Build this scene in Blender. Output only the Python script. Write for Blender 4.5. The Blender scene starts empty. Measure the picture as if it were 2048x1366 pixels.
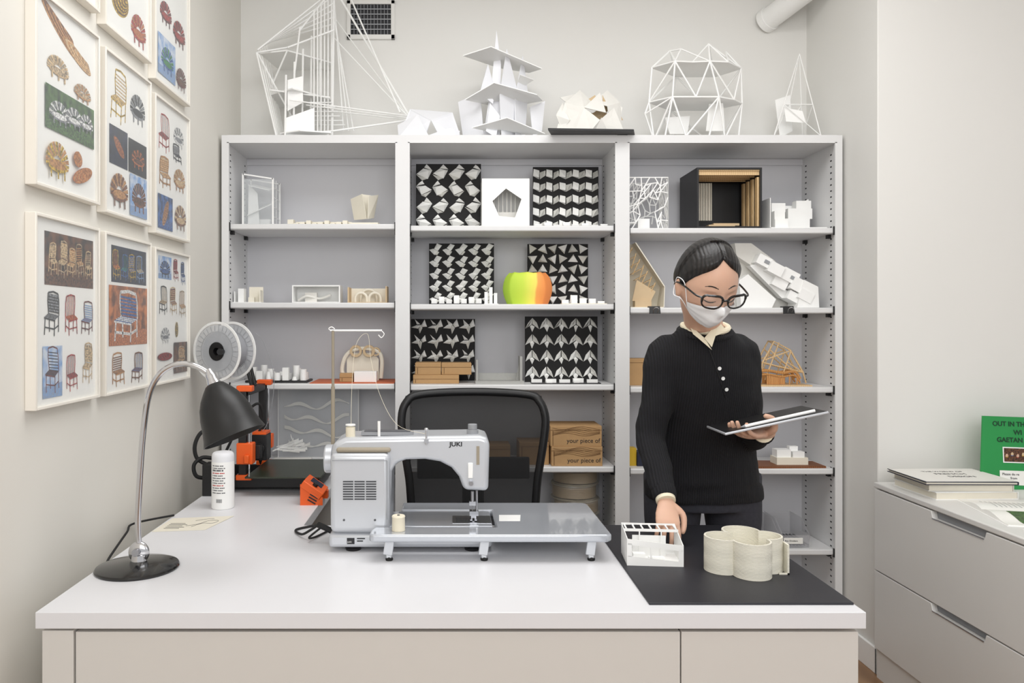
import bpy,bmesh,math,random
from mathutils import Vector,Matrix,noise
from mathutils.bvhtree import BVHTree
rad=math.radians; pi=math.pi
random.seed(7)
F=1539.;CX=900.;CY=645.;H=1.35
def X(px,Y):return (px-CX)*Y/F
def Z(py,Y):return H-(py-CY)*Y/F
def q(px,py,Y):return Vector((X(px,Y),Y,Z(py,Y)))
C=bpy.context.scene.collection
# ---------------------------------------------------------------- materials
def lin(c):
    c=c/255.
    return c/12.92 if c<=.04045 else ((c+.055)/1.055)**2.4
_m={};_c={}
def mk(name,col,rough=.5,metal=0,ns=30,amt=.05,bump=0,bs=200,alpha=1,coat=0,kind=None,col2=None,trans=0,sss=0):
    m=bpy.data.materials.new(name); m.use_nodes=True; _c[name]=(col,col2)
    nt=m.node_tree; N=nt.nodes; L=nt.links; b=N['Principled BSDF']
    c1=[lin(c) for c in col]+[1]
    c2=[lin(c) for c in col2]+[1] if col2 else [x*(1-amt) for x in c1[:3]]+[1]
    tc=N.new('ShaderNodeTexCoord')
    if kind=='wood':
        tx=N.new('ShaderNodeTexWave'); tx.inputs['Scale'].default_value=ns; tx.inputs['Distortion'].default_value=4; tx.inputs['Detail'].default_value=3; out=tx.outputs['Fac']
    elif kind in('ribx','layer','strand'):
        tx=N.new('ShaderNodeTexWave'); tx.bands_direction={'ribx':'X','layer':'Z','strand':'X'}[kind]; tx.inputs['Scale'].default_value=ns; tx.inputs['Distortion'].default_value=.3 if kind!='strand' else 3; out=tx.outputs['Fac']
        if kind=='strand': tx.inputs['Detail'].default_value=4
    else:
        tx=N.new('ShaderNodeTexNoise'); tx.inputs['Scale'].default_value=ns; tx.inputs['Detail'].default_value=4; out=tx.outputs['Fac']
        if amt>.3:
            mr=N.new('ShaderNodeMapRange'); mr.inputs[1].default_value=.38; mr.inputs[2].default_value=.62; nt.links.new(out,mr.inputs[0]); out=mr.outputs[0]
    L.new(tc.outputs['Object'],tx.inputs['Vector'])
    mx=N.new('ShaderNodeMix'); mx.data_type='RGBA'
    mx.inputs[6].default_value=c1; mx.inputs[7].default_value=c2
    L.new(out,mx.inputs[0]); L.new(mx.outputs[2],b.inputs['Base Color'])
    b.inputs['Roughness'].default_value=rough; b.inputs['Metallic'].default_value=metal
    b.inputs['Alpha'].default_value=alpha; b.inputs['Coat Weight'].default_value=coat
    if sss: b.inputs['Subsurface Weight'].default_value=sss; b.inputs['Subsurface Scale'].default_value=.01
    if bump:
        bp=N.new('ShaderNodeBump'); bp.inputs['Strength'].default_value=bump; bp.inputs['Distance'].default_value=.002
        if kind in('ribx','layer','strand'): L.new(out,bp.inputs['Height'])
        else:
            n2=N.new('ShaderNodeTexNoise'); n2.inputs['Scale'].default_value=bs; L.new(tc.outputs['Object'],n2.inputs['Vector']); L.new(n2.outputs['Fac'],bp.inputs['Height'])
        L.new(bp.outputs['Normal'],b.inputs['Normal'])
    _m[name]=m; return m
mk('wall',(230,229,225),.75,ns=3,amt=.02,bump=.05,bs=90)
mk('wallleft',(227,224,216),.75,ns=3,amt=.02,bump=.05,bs=90)
mk('ceil',(240,240,238),.8,ns=3,amt=.02)
mk('floor',(160,126,94),.4,ns=3,kind='wood',col2=(128,96,68))
mk('metal',(226,226,226),.4,ns=8,amt=.03)
mk('metalback',(213,213,217),.45,ns=8,amt=.03)
mk('cabinetmetal',(224,223,220),.4,ns=8,amt=.02)
mk('slot',(40,40,44),.6)
mk('desk',(226,226,229),.38,ns=20,amt=.02)
mk('deskfront',(214,211,206),.45,ns=20,amt=.02)
mk('white',(247,247,245),.5,ns=30,amt=.03)
mk('whitecool',(236,237,241),.5,ns=30,amt=.03)
mk('offwhite',(232,230,224),.6,ns=60,amt=.06)
mk('cream',(238,232,216),.6,ns=40,amt=.05)
mk('tan',(214,188,150),.6,ns=40,amt=.1)
mk('wood',(203,150,90),.5,ns=40,kind='wood',col2=(178,122,66))
mk('woodd',(140,84,44),.5,ns=40,kind='wood',col2=(100,58,30))
mk('woodl',(226,196,150),.55,ns=40,kind='wood',col2=(206,172,124))
mk('card',(188,150,104),.8,ns=60,amt=.1)
mk('cardd',(104,72,40),.8,ns=60,amt=.1)
mk('black',(22,22,24),.45,ns=40,amt=.1)
mk('blackboard',(40,40,46),.5,ns=50,amt=.12,bump=.1,bs=400)
mk('blackgloss',(14,14,15),.18,ns=40,amt=.1,coat=.4)
mk('blackmatte',(20,20,21),.42,ns=40,amt=.1)
mk('panelblack',(24,23,24),.8,ns=40,amt=.1)
mk('rubber',(24,24,25),.7)
mk('chrome',(215,215,218),.12,1,amt=.02)
mk('steel',(175,176,180),.3,1,amt=.04)
mk('silver',(205,208,213),.3,.35,ns=20,amt=.02)
mk('silverd',(188,192,199),.14,.3,ns=20,amt=.02,coat=.6)
mk('greyp',(150,152,156),.5)
mk('greyd',(90,91,95),.5)
mk('grille',(60,62,66),.6)
mk('beige',(158,148,130),.5,ns=40,amt=.1)
mk('thread',(238,230,208),.8,ns=300,kind='layer',bump=.3)
mk('acry',(235,240,242),.08,alpha=.2)
mk('acry2',(222,225,229),.15,alpha=.42)
mk('ribbon',(226,226,222),.4,alpha=.85)
mk('glass',(230,236,240),.03,alpha=.08)
mk('meshnet',(16,16,18),.7,alpha=.84)
mk('orange',(240,98,30),.4,ns=40,amt=.1)
mk('orangesheet',(205,110,70),.6)
mk('bedsheet',(50,56,44),.3,ns=80,amt=.2)
mk('filament',(160,161,166),.35,ns=160,kind='ribx',bump=.3,amt=.15)
mk('filtan',(150,128,92),.4,ns=120,kind='layer',bump=.5,amt=.25)
mk('spoolclear',(190,182,164),.3,alpha=.55)
mk('red',(196,44,34),.5); mk('redd',(120,28,30),.5)
mk('green',(34,146,72),.5,ns=20,amt=.06); mk('greendk',(14,58,36),.6)
mk('grass',(78,116,50),.8,ns=60,col2=(34,64,26))
mk('blue',(60,110,180),.5,ns=20,col2=(24,60,120)); mk('sky',(120,160,210),.5,ns=10,col2=(170,190,220))
mk('navy',(38,44,70),.6,ns=20,col2=(18,20,34))
mk('yellow',(226,186,50),.5,ns=20,amt=.2)
mk('brown',(112,70,42),.6,ns=18,col2=(60,36,22))
mk('orangewood',(204,122,62),.5,ns=12,kind='wood',col2=(164,84,36))
mk('paper',(246,245,240),.35,ns=10,amt=.02)
mk('frame',(240,235,225),.5,ns=20,amt=.03)
mk('skin',(221,178,153),.46,ns=26,amt=.12,sss=.08,bump=.12,bs=700)
mk('hair',(14,12,12),.4,ns=36,kind='strand',bump=.35,col2=(30,26,25))
mk('sweater',(19,19,25),.9,ns=46,kind='ribx',bump=.8,col2=(9,9,13))
mk('denim',(56,56,64),.85,ns=90,col2=(36,36,44),bump=.2,bs=500)
mk('collar',(240,230,204),.7)
mk('mask',(247,248,250),.8,ns=90,amt=.03,bump=.15,bs=400)
mk('print3d',(238,234,219),.55,ns=96,kind='layer',amt=.16,bump=.35)
mk('text',(38,38,42),.6); mk('textw',(240,240,238),.6)
mk('grey3',(176,176,172),.7,ns=60,amt=.1)
mk('bag',(220,218,214),.15,alpha=.16)
mk('binplastic',(214,214,218),.2,alpha=.3)
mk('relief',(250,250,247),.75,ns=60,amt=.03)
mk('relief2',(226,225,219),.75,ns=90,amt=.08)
PAL=['wood','woodd','tan','grass','white','brown','navy','blue','sky','yellow','red','orangewood','black','greyp','redd','woodl','orange','green']
for n_ in PAL:
    c_,d_=_c[n_]; d_=d_ or tuple(x*.62 for x in c_)
    if n_=='white': d_=(205,205,202)
    mk('fine_'+n_,c_,.35,ns=170,amt=.5,col2=tuple(x*.8 for x in d_))
    mk('blotch_'+n_,c_,.35,ns=34,amt=.5,col2=tuple(x*.6 for x in d_) if n_!='sky' else (205,214,226))
def gradmat():
    m=bpy.data.materials.new('lantern_paint'); m.use_nodes=True; nt=m.node_tree;N=nt.nodes;L=nt.links
    b=N['Principled BSDF']; tc=N.new('ShaderNodeTexCoord'); sp=N.new('ShaderNodeSeparateXYZ'); mr=N.new('ShaderNodeMapRange'); cr=N.new('ShaderNodeValToRGB')
    ns=N.new('ShaderNodeTexNoise'); ns.inputs['Scale'].default_value=9; ad=N.new('ShaderNodeMath'); ad.operation='MULTIPLY_ADD'; ad.inputs[1].default_value=.04
    mr.inputs[1].default_value=-.09; mr.inputs[2].default_value=.13
    L.new(tc.outputs['Object'],sp.inputs[0]); L.new(tc.outputs['Object'],ns.inputs['Vector'])
    L.new(ns.outputs['Fac'],ad.inputs[0]); L.new(sp.outputs['X'],ad.inputs[2]); L.new(ad.outputs[0],mr.inputs[0])
    L.new(mr.outputs[0],cr.inputs[0])
    e=cr.color_ramp.elements; e[0].position=0; e[0].color=(lin(172),lin(212),lin(64),1); e[1].position=1; e[1].color=(lin(242),lin(148),lin(84),1)
    for p,c in((.36,(204,228,76)),(.54,(236,232,96)),(.63,(246,228,104)),(.67,(246,166,84)),(.85,(243,148,80))):
        x=e.new(p); x.color=(lin(c[0]),lin(c[1]),lin(c[2]),1)
    L.new(cr.outputs[0],b.inputs['Base Color']); b.inputs['Roughness'].default_value=.6
    _m['lantern']=m
gradmat()
# ---------------------------------------------------------------- mesh helpers
def cr(P,k=6,closed=False):
    P=[Vector(p) for p in P]; n=len(P); out=[]
    rng=n if closed else n-1
    for i in range(rng):
        if closed: a,b,c,d=P[i-1],P[i],P[(i+1)%n],P[(i+2)%n]
        else: a,b,c,d=P[max(i-1,0)],P[i],P[i+1],P[min(i+2,n-1)]
        for j in range(k):
            t=j/k
            out.append(.5*((2*b)+(c-a)*t+(2*a-5*b+4*c-d)*t*t+(3*b-a-3*c+d)*t**3))
    if not closed: out.append(P[-1])
    return out
wl={}
class MB:
    def __init__(s,M=None): s.v=[];s.f=[];s.mi=[];s.M=M
    def add(s,vs,fs,m=0):
        o=len(s.v)
        for v in vs:
            v=Vector(v); s.v.append(s.M@v if s.M else v)
        for f in fs: s.f.append([i+o for i in f]); s.mi.append(m)
    def box(s,x0,x1,y0,y1,z0,z1,m=0):
        s.add([(x0,y0,z0),(x1,y0,z0),(x1,y1,z0),(x0,y1,z0),(x0,y0,z1),(x1,y0,z1),(x1,y1,z1),(x0,y1,z1)],
              [(0,3,2,1),(4,5,6,7),(0,1,5,4),(1,2,6,5),(2,3,7,6),(3,0,4,7)],m); return s
    def obox(s,c,sz,R=None,m=0):
        c=Vector(c); vs=[]
        for a in((-1,-1,-1),(1,-1,-1),(1,1,-1),(-1,1,-1),(-1,-1,1),(1,-1,1),(1,1,1),(-1,1,1)):
            v=Vector((a[0]*sz[0]/2,a[1]*sz[1]/2,a[2]*sz[2]/2)); vs.append(c+(R@v if R else v))
        s.add(vs,[(0,3,2,1),(4,5,6,7),(0,1,5,4),(1,2,6,5),(2,3,7,6),(3,0,4,7)],m); return s
    def tube(s,pts,r,n=8,m=0,closed=False):
        P=[Vector(p) for p in pts]; k=len(P)
        rr=r if isinstance(r,(list,tuple)) else [r]*k
        t0=(P[1]-P[0]).normalized(); u=t0.orthogonal().normalized(); vs=[];fs=[]
        for i in range(k):
            if closed: t=(P[(i+1)%k]-P[i-1])
            else: t=P[min(i+1,k-1)]-P[max(i-1,0)]
            if t.length<1e-9: t=t0
            t.normalize(); u=(u-t*u.dot(t))
            if u.length<1e-6: u=t.orthogonal()
            u.normalize(); w=t.cross(u)
            for j in range(n):
                a=2*pi*j/n; vs.append(P[i]+(u*math.cos(a)+w*math.sin(a))*rr[i])
        for i in range(k if closed else k-1):
            for j in range(n):
                a=i*n+j;b=i*n+(j+1)%n;c=((i+1)%k)*n+(j+1)%n;d=((i+1)%k)*n+j
                fs.append((a,b,c,d))
        if not closed:
            fs.append(tuple(range(n))[::-1]); fs.append(tuple((k-1)*n+j for j in range(n)))
        s.add(vs,fs,m); return s
    def cyl(s,p,q_,r,r2=None,n=24,m=0): return s.tube([p,q_],[r,r if r2 is None else r2],n,m)
    def rod(s,p,q_,r=.003,m=0): return s.tube([p,q_],r,6,m)
    def rings(s,L,n=28,m=0):
        vs=[];fs=[]
        for c,U,V in L:
            c=Vector(c);U=Vector(U);V=Vector(V)
            for j in range(n):
                a=2*pi*j/n; vs.append(c+U*math.cos(a)+V*math.sin(a))
        k=len(L)
        for i in range(k-1):
            for j in range(n): fs.append((i*n+j,i*n+(j+1)%n,(i+1)*n+(j+1)%n,(i+1)*n+j))
        fs.append(tuple(range(n))[::-1]); fs.append(tuple((k-1)*n+j for j in range(n)))
        s.add(vs,fs,m); return s
    def lathe(s,prof,c=(0,0,0),R=None,n=40,m=0,cap=True):
        c=Vector(c);vs=[];fs=[];k=len(prof)
        for r,z in prof:
            for j in range(n):
                a=2*pi*j/n; v=Vector((r*math.cos(a),r*math.sin(a),z)); vs.append(c+(R@v if R else v))
        for i in range(k-1):
            for j in range(n): fs.append((i*n+j,i*n+(j+1)%n,(i+1)*n+(j+1)%n,(i+1)*n+j))
        if cap: fs.append(tuple(range(n))[::-1]); fs.append(tuple((k-1)*n+j for j in range(n)))
        s.add(vs,fs,m); return s
    def slab(s,pts,t,m=0,d=None):
        P=[Vector(p) for p in pts]; n=len(P)
        if d is None:
            nn=Vector((0,0,0))
            for i in range(n): nn+=P[i].cross(P[(i+1)%n])
            d=nn.normalized()*t
        else: d=Vector(d)*t
        s.add(P+[p+d for p in P],[tuple(range(n))[::-1],tuple(range(n,2*n))]+[(i,(i+1)%n,n+(i+1)%n,n+i) for i in range(n)],m); return s
    def face(s,pts,m=0): s.add(pts,[tuple(range(len(pts)))],m); return s
    def ell(s,c,rx,ry,rz,nu=24,nv=14,m=0,fn=None):
        c=Vector(c);vs=[];fs=[]
        for i in range(nv+1):
            e=-pi/2+pi*i/nv
            for j in range(nu):
                a=2*pi*j/nu; vs.append(c+Vector((rx*math.cos(e)*math.cos(a),ry*math.cos(e)*math.sin(a),rz*math.sin(e))))
        for i in range(nv):
            for j in range(nu): fs.append((i*nu+j,i*nu+(j+1)%nu,(i+1)*nu+(j+1)%nu,(i+1)*nu+j))
        s.add(vs,fs,m); return s
    def mesh(s,name):
        me=bpy.data.meshes.new(name); me.from_pydata(s.v,[],s.f)
        bm=bmesh.new(); bm.from_mesh(me); bmesh.ops.remove_doubles(bm,verts=bm.verts,dist=1e-6); bmesh.ops.recalc_face_normals(bm,faces=bm.faces); bm.to_mesh(me); bm.free(); return me
    def build(s,name,mats,parent=None,label=None,cat=None,group=None,kind=None,bevel=0,seg=2,ang=35):
        if isinstance(mats,str): mats=[mats]
        xs=[v.x for v in s.v];ys=[v.y for v in s.v];zs=[v.z for v in s.v]
        org=Vector(((min(xs)+max(xs))/2,(min(ys)+max(ys))/2,min(zs)))
        me=bpy.data.meshes.new(name); me.from_pydata([v-org for v in s.v],[],s.f)
        for m in mats: me.materials.append(_m[m])
        me.polygons.foreach_set('material_index',s.mi)
        bm=bmesh.new(); bm.from_mesh(me); bmesh.ops.recalc_face_normals(bm,faces=bm.faces); bm.to_mesh(me); bm.free()
        return link(name,me,org,parent,label,cat,group,kind,bevel,seg,ang)
def link(name,me,org,parent=None,label=None,cat=None,group=None,kind=None,bevel=0,seg=2,ang=35):
    me.polygons.foreach_set('use_smooth',[True]*len(me.polygons)); me.set_sharp_from_angle(angle=rad(ang))
    o=bpy.data.objects.new(name,me); C.objects.link(o)
    o.location=org-(wl[parent.name] if parent else Vector((0,0,0)))
    if parent: o.parent=parent
    wl[o.name]=org
    if label:o['label']=label
    if cat:o['category']=cat
    if group:o['group']=group
    if kind:o['kind']=kind
    if bevel:
        b=o.modifiers.new('bevel','BEVEL'); b.width=bevel; b.segments=seg; b.limit_method='ANGLE'; b.angle_limit=rad(40)
    return o
def thing(name,label,cat,loc,group=None):
    o=bpy.data.objects.new(name,None); C.objects.link(o); o.location=loc; o.empty_display_size=.05
    o['label']=label;o['category']=cat
    if group:o['group']=group
    wl[o.name]=Vector(loc); return o
def dup(root,loc,rz=0,label=None):
    r=root.copy(); C.objects.link(r); r.location=loc; r.rotation_euler=(0,0,rz); wl[r.name]=Vector(loc)
    if label:r['label']=label
    for ch in list(root.children):
        c=ch.copy(); C.objects.link(c); c.parent=r
        for g in ch.children:
            d=g.copy(); C.objects.link(d); d.parent=c
    return r
def fuse(mb,name,voxel,it=6,fac=.5):
    me=mb.mesh(name); o=bpy.data.objects.new('tmp',me); C.objects.link(o)
    r=o.modifiers.new('r','REMESH'); r.mode='VOXEL'; r.voxel_size=voxel
    sm=o.modifiers.new('s','SMOOTH'); sm.factor=fac; sm.iterations=it
    dg=bpy.context.evaluated_depsgraph_get(); dg.update()
    out=bpy.data.meshes.new_from_object(o.evaluated_get(dg)); out.name=name
    bpy.data.objects.remove(o); bpy.data.meshes.remove(me); return out
def text(body,size,loc,rot,mat,parent,name='lettering',align='LEFT',ext=.0002,sx=1,bold=0):
    cu=bpy.data.curves.new('t','FONT'); cu.body=body; cu.size=size; cu.align_x=align; cu.extrude=ext; cu.offset=bold
    o=bpy.data.objects.new('t',cu); C.objects.link(o)
    dg=bpy.context.evaluated_depsgraph_get(); dg.update()
    me=bpy.data.meshes.new_from_object(o.evaluated_get(dg)); bpy.data.objects.remove(o)
    R=rot.to_4x4() if len(rot)==3 else rot
    me.transform(R@Matrix.Scale(sx,4,(1,0,0))); me.materials.clear(); me.materials.append(_m[mat]); me.name=name
    n=bpy.data.objects.new(name,me); C.objects.link(n); n.parent=parent; n.location=Vector(loc)-wl[parent.name]; wl[n.name]=Vector(loc); return n
RX=Matrix.Rotation(pi/2,3,'X')
def Rz(a):return Matrix.Rotation(rad(a),3,'Z')
def Ry(a):return Matrix.Rotation(rad(a),3,'Y')
def Rx(a):return Matrix.Rotation(rad(a),3,'X')
# ---------------------------------------------------------------- room
def st(mb,name,m,**k): return mb.build(name,m,kind='structure',**k)
st(MB().box(-1.1,4,-2,3.75,-.1,0),'floor','floor')
st(MB().box(-1.1,4,-2,3.75,3.0,3.1),'ceiling','ceil')
st(MB().box(-1.1,-.965,-2,3.75,0,3.0),'wall_left','wallleft')
st(MB().box(-.965,1.645,3.55,3.75,0,3.0),'wall_back','wall')
st(MB().box(1.645,4,2.96,3.75,0,3.0),'wall_right','wall',bevel=.004)
st(MB().box(1.633,1.645,2.948,3.19,0,.10).box(1.633,2.6,2.948,2.96,0,.10),'baseboard_right','white',bevel=.003)
st(MB().box(-.965,-.953,-2,3.18,0,.10),'baseboard_left','white',bevel=.003)
# ---------------------------------------------------------------- bookcases
YF,YB=3.2,3.535; TOPZ=2.13
SH={'a':[1.762,1.433,1.094,.747,.404,.08],'b':[1.755,1.427,1.09,.747,.404,.08],'c':[1.745,1.412,1.08,.739,.402,.08]}
def bookcase(k,x0,x1,label):
    t=thing('bookcase',label,'bookcase',((x0+x1)/2,(YF+YB)/2,0),'grey metal bookcases along the back wall')
    w=.022
    for sgn,(a,b) in((1,(x0,x0+w)),(-1,(x1-w,x1))):
        m=MB().box(a,b,YF,YB,0,TOPZ-.001)
        xi=b if sgn>0 else a
        for yy in(YF+.045,YB-.06):
            z=.15
            while z<2.06:
                m.box(xi-.0006,xi+.0006,yy,yy+.013,z,z+.0055,1); z+=.0254
        m.box(min(xi,xi+sgn*.008),max(xi,xi+sgn*.008),YF,YF+.012,.06,TOPZ-.03)
        m.build('side_panel',['metal','slot'],t)
    MB().box(x0+w,x1-w,YF,YB,TOPZ-.033,TOPZ).build('top_panel','metal',t)
    MB().box(x0+w,x1-w,YB-.012,YB,0,TOPZ-.033).box(x0+w,x1-w,YB-.022,YB-.012,TOPZ-.062,TOPZ-.034).build('back_panel','metalback',t)
    MB().box(x0+w,x1-w,YF+.02,YF+.03,0,.055).build('kick_plate','metal',t)
    for z in SH[k]:
        sh=MB().box(x0+w+.002,x1-w-.002,YF+.012,YB-.03,z-.024,z).build('shelf','metal',t,bevel=.005)
        if z>.1:
            for a in(x0+w,x1-w):
                sg=1 if a==x0+w else -1
                for yy in(YF+.05,YB-.07): MB().box(min(a,a+sg*.014),max(a,a+sg*.014),yy,yy+.02,z-.04,z-.0245).build('shelf_clip','black',sh)
                MB().box(min(a,a+sg*.012),max(a,a+sg*.012),YF+.004,YF+.0115,z-.03,z+.006).build('shelf_clip','black',sh)
    return t
XA,XB,XC_,XD=-.95,-.1975,.717,1.632
bookcase('a',XA,XB,'narrower grey metal bookcase at the left, beside the left wall')
bookcase('b',XB,XC_,'middle grey metal bookcase holding the black and white relief panels')
bookcase('c',XC_,XD,'right grey metal bookcase behind the person, against the right wall')
# ---------------------------------------------------------------- vent and pipe
v=thing('air_vent','white air vent with dark grid high on the back wall','vent',q(742,40,3.545))
y=3.55
a=q(694,2,y);b=q(790,80,y)
m=MB(); m.box(a.x,a.x+.018,y-.012,y,b.z,a.z).box(b.x-.018,b.x,y-.012,y,b.z,a.z).box(a.x,b.x,y-.012,y,b.z,b.z+.022).box(a.x,b.x,y-.012,y,a.z-.018,a.z)
m.build('vent_frame','wall',v,bevel=.002)
MB().box(a.x+.018,b.x-.018,y-.003,y-.0005,b.z+.022,a.z-.018).build('vent_backing','slot',v)
m=MB()
for i in range(1,12): xx=a.x+.018+(b.x-a.x-.036)*i/12; m.box(xx-.001,xx+.001,y-.01,y-.004,b.z+.022,a.z-.018)
for i in range(1,6): zz=b.z+.022+(a.z-b.z-.04)*i/6; m.box(a.x+.018,b.x-.018,y-.011,y-.008,zz-.0022,zz+.0022)
m.build('vent_grid','greyp',v)
p=thing('pipe','white painted pipe leaving the back wall near the ceiling','pipe',q(1530,45,3.55))
p0=q(1530,44,3.55);p1=Vector((1.66,3.12,2.86))
MB().cyl(p0,p1,.05,n=32).build('pipe_run','white',p)
d=(p1-p0).normalized(); MB().tube([p0,p0+d*.03],.055,32).build('pipe_collar','white',p)
# ---------------------------------------------------------------- desk
t=thing('desk','large white L-shaped desk with cream drawer fronts','desk',(0,1.97,0))
MB().slab([(-.873,1.619,.705),(.876,1.619,.705),(.876,2.315,.705),(-.44,2.315,.705),(-.44,3.17,.705),(-.873,3.17,.705)],.035,d=(0,0,1)).build('worktop','desk',t,bevel=.0015)
MB().box(-.863,-.797,1.628,2.28,0,.698).build('end_panel','deskfront',t,bevel=.001)
MB().box(.84,.866,1.655,2.28,0,.705).build('end_panel','deskfront',t)
MB().box(-.794,.488,1.632,1.65,.02,.694).build('front_panel','deskfront',t,bevel=.001)
MB().box(.491,.866,1.632,1.65,.02,.694).build('drawer_front','deskfront',t,bevel=.001)
MB().box(-.795,.839,1.66,1.68,.0,.7).build('inner_panel','slot',t)
MB().box(-.86,-.46,3.13,3.15,0,.705).box(-.86,-.84,2.3,3.13,0,.705).build('return_panel','deskfront',t)
DZ=.74
# ---------------------------------------------------------------- black board & desk models
MB().box(.43,.872,1.661,2.3,DZ,DZ+.005).build('display_board','blackboard',label='black matte board lying on the right end of the desk',cat='board',bevel=.001)
BZ=DZ+.005
t=thing('room_model','small white room model with window wall and roof beams on the black board','scale model',(.515,1.96,BZ))
Mr=Matrix.Translation((X(1306,1.95),1.965,BZ))@Matrix.Rotation(rad(-5),4,'Z')
W2=.069;D2=.055
MB(Mr).box(-W2,W2,-D2,D2,0,.003).build('floor_slab','white',t)
m=MB(Mr)
m.slab([(-W2,-D2,.003),(-W2,D2,.003),(-W2,D2,.078),(-W2,-D2,.066)],.002,d=(1,0,0))
m.slab([(W2-.002,-D2,.003),(W2-.002,D2,.003),(W2-.002,D2,.078),(W2-.002,-D2,.052)],.002,d=(1,0,0))
m.box(-W2+.002,W2-.002,D2-.002,D2,.003,.012)
m.build('side_walls','white',t)
m=MB(Mr)
m.slab([(-W2+.002,-D2,.003),(W2-.002,-D2,.003),(W2-.002,-D2,.012),(-W2+.002,-D2,.024)],.002,d=(0,1,0)).box(-W2+.002,-W2+.012,-D2,-D2+.002,.022,.055).slab([(-W2+.002,-D2,.052),(W2-.002,-D2,.038),(W2-.002,-D2,.052),(-W2+.002,-D2,.066)],.002,d=(0,1,0)).box(W2-.012,W2-.002,-D2,-D2+.002,.012,.040).box(-.012,-.008,-D2,-D2+.002,.018,.046)
m.build('window_wall','white',t)
m=MB(Mr)
for i in range(7): m.box(-W2+.006+i*.021,-W2+.010+i*.021,.012,D2-.001,.072,.0745)
m.box(-W2,W2,.010,.013,.068,.0745).box(-W2,W2,D2-.003,D2,.0745,.0785).box(-.03,-.027,.010,.013,.003,.068).box(.025,.028,.010,.013,.003,.068)
m.build('roof_beams','white',t)
MB(Mr).box(-.05,-.02,-.03,-.01,.003,.022).build('furniture_block','white',t)
MB(Mr).box(-.01,.03,-.02,-.008,.003,.012).build('furniture_block','white',t)
MB(Mr).box(-.045,.04,.022,.025,.003,.055).build('partition','white',t)
# cloverleaf vessel
t=thing('cloverleaf_vessel','cream 3D-printed cloverleaf ring with layered walls on the black board','vessel',(X(1490,1.88),1.88,BZ))
cx,cy=X(1486,1.885),1.885
def clover(off,n=260):
    cs=[(-.052,-.004,.043),(.004,-.044,.045),(.054,.002,.041),(.012,.046,.046)]
    out=[]
    for i in range(n):
        a=2*pi*i/n; dx,dy=math.cos(a),math.sin(a); best=.02
        for (u,v_,r) in cs:
            bq=dx*u+dy*v_; disc=bq*bq-(u*u+v_*v_-(r+off)**2)
            if disc>0: best=max(best,bq+math.sqrt(disc))
        out.append((cx+dx*best,cy+dy*best))
    return out
n=len(clover(0)); vs=[];fs=[]; hz=.084
LY=28; lay=[]
for k in range(LY):
    for f_,o_ in((.0,-.0003),(.5,.0004)): lay.append((BZ+hz*(k+f_)/LY,o_))
lay.append((BZ+hz,-.0001))
for zz,o_ in lay: vs+=[(p[0],p[1],zz) for p in clover(o_)]
NL=len(lay)
for k in range(NL-1):
    for i in range(n): j=(i+1)%n; fs.append((k*n+i,k*n+j,(k+1)*n+j,(k+1)*n+i))
vs+=[(p[0],p[1],BZ+hz) for p in clover(-.0046)]; vs+=[(p[0],p[1],BZ) for p in clover(-.0046)]
for i in range(n):
    j=(i+1)%n; fs+=[((NL-1)*n+i,(NL-1)*n+j,NL*n+j,NL*n+i),(NL*n+i,NL*n+j,(NL+1)*n+j,(NL+1)*n+i),((NL+1)*n+i,(NL+1)*n+j,j,i)]
m=MB(); m.add(vs,fs); m.build('layered_wall','print3d',t,ang=60)
MB().slab([(p[0],p[1],BZ) for p in clover(-.005)],.003,d=(0,0,1)).build('vessel_floor','print3d',t)
xx=cx+.072; MB().box(xx,xx+.024,cy-.040,cy-.036,BZ,BZ+.004).box(xx+.0195,xx+.024,cy-.04,cy-.01,BZ+.0,BZ+.072).build('notched_end','print3d',t)
# ---------------------------------------------------------------- sewing machine
Y0=2.04
t=thing('sewing_machine','silver grey sewing machine with thread stand at the centre of the desk','sewing machine',(-.1,2.12,DZ))
m=MB(); m.box(-.322,.113,2.04,2.205,.752,.79).build('base','silver',t,bevel=.01,seg=3)
MB().box(-.20,.113,2.042,2.203,.79,.8095).build('bed','silverd',t,bevel=.002)
prof=[(662,905),(664,888),(690,876),(960,872),(973,876),(980,884),(977,984),(928,982),(918,955),(903,937),(880,925),(850,920),(812,921),(792,928),(783,944),(779,1040),(779,1082),(664,1082)]
MB().slab([(X(a,2.05),2.055,Z(b,2.05)) for a,b in prof],.14,d=(0,1,0)).build('arm','silver',t,bevel=.013,seg=4)
xl,xr=X(660,2.03),X(779,2.03)
pl=MB().box(xl,xr,2.03,2.19,.795,1.004).build('pillar','silver',t,bevel=.014,seg=4)
MB().box(xl+.006,xr-.006,2.0285,2.031,.985,.9865).box(xr-.006,xr-.005,2.0285,2.031,.83,.985).build('seam','greyp',pl)
m=MB()
for c in range(3):
    for r in range(8):
        a=X(686+c*23,2.03); zt=Z(962+r*5,2.03); m.box(a,a+.027,2.0288,2.0305,zt-.0032,zt)
m.build('vent_grille','grille',pl)
for px in(688,750): MB().cyl((X(px,2.03),2.0285,Z(1040,2.03)),(X(px,2.03),2.031,Z(1040,2.03)),.003,n=12).build('screw','greyd',pl)
MB().lathe([(.012,-.012),(.036,-.012),(.039,-.008),(.039,.008),(.034,.012),(.012,.012)],(-.331,2.12,.975),Ry(90)).build('handwheel','silver',t)
for a,b_ in((-.26,2.07),(-.26,2.17),(.06,2.07),(.06,2.17)): MB().lathe([(.02,0),(.022,.006),(.014,.012)],(a,b_,DZ)).build('foot','black',t)
m=MB(); nx=X(945,2.11)
m.cyl((nx,2.11,Z(984,2.1)),(nx,2.11,Z(1010,2.1)),.0045,n=14).cyl((nx,2.11,Z(1010,2.1)),(nx,2.11,.815),.001,n=8)
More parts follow.
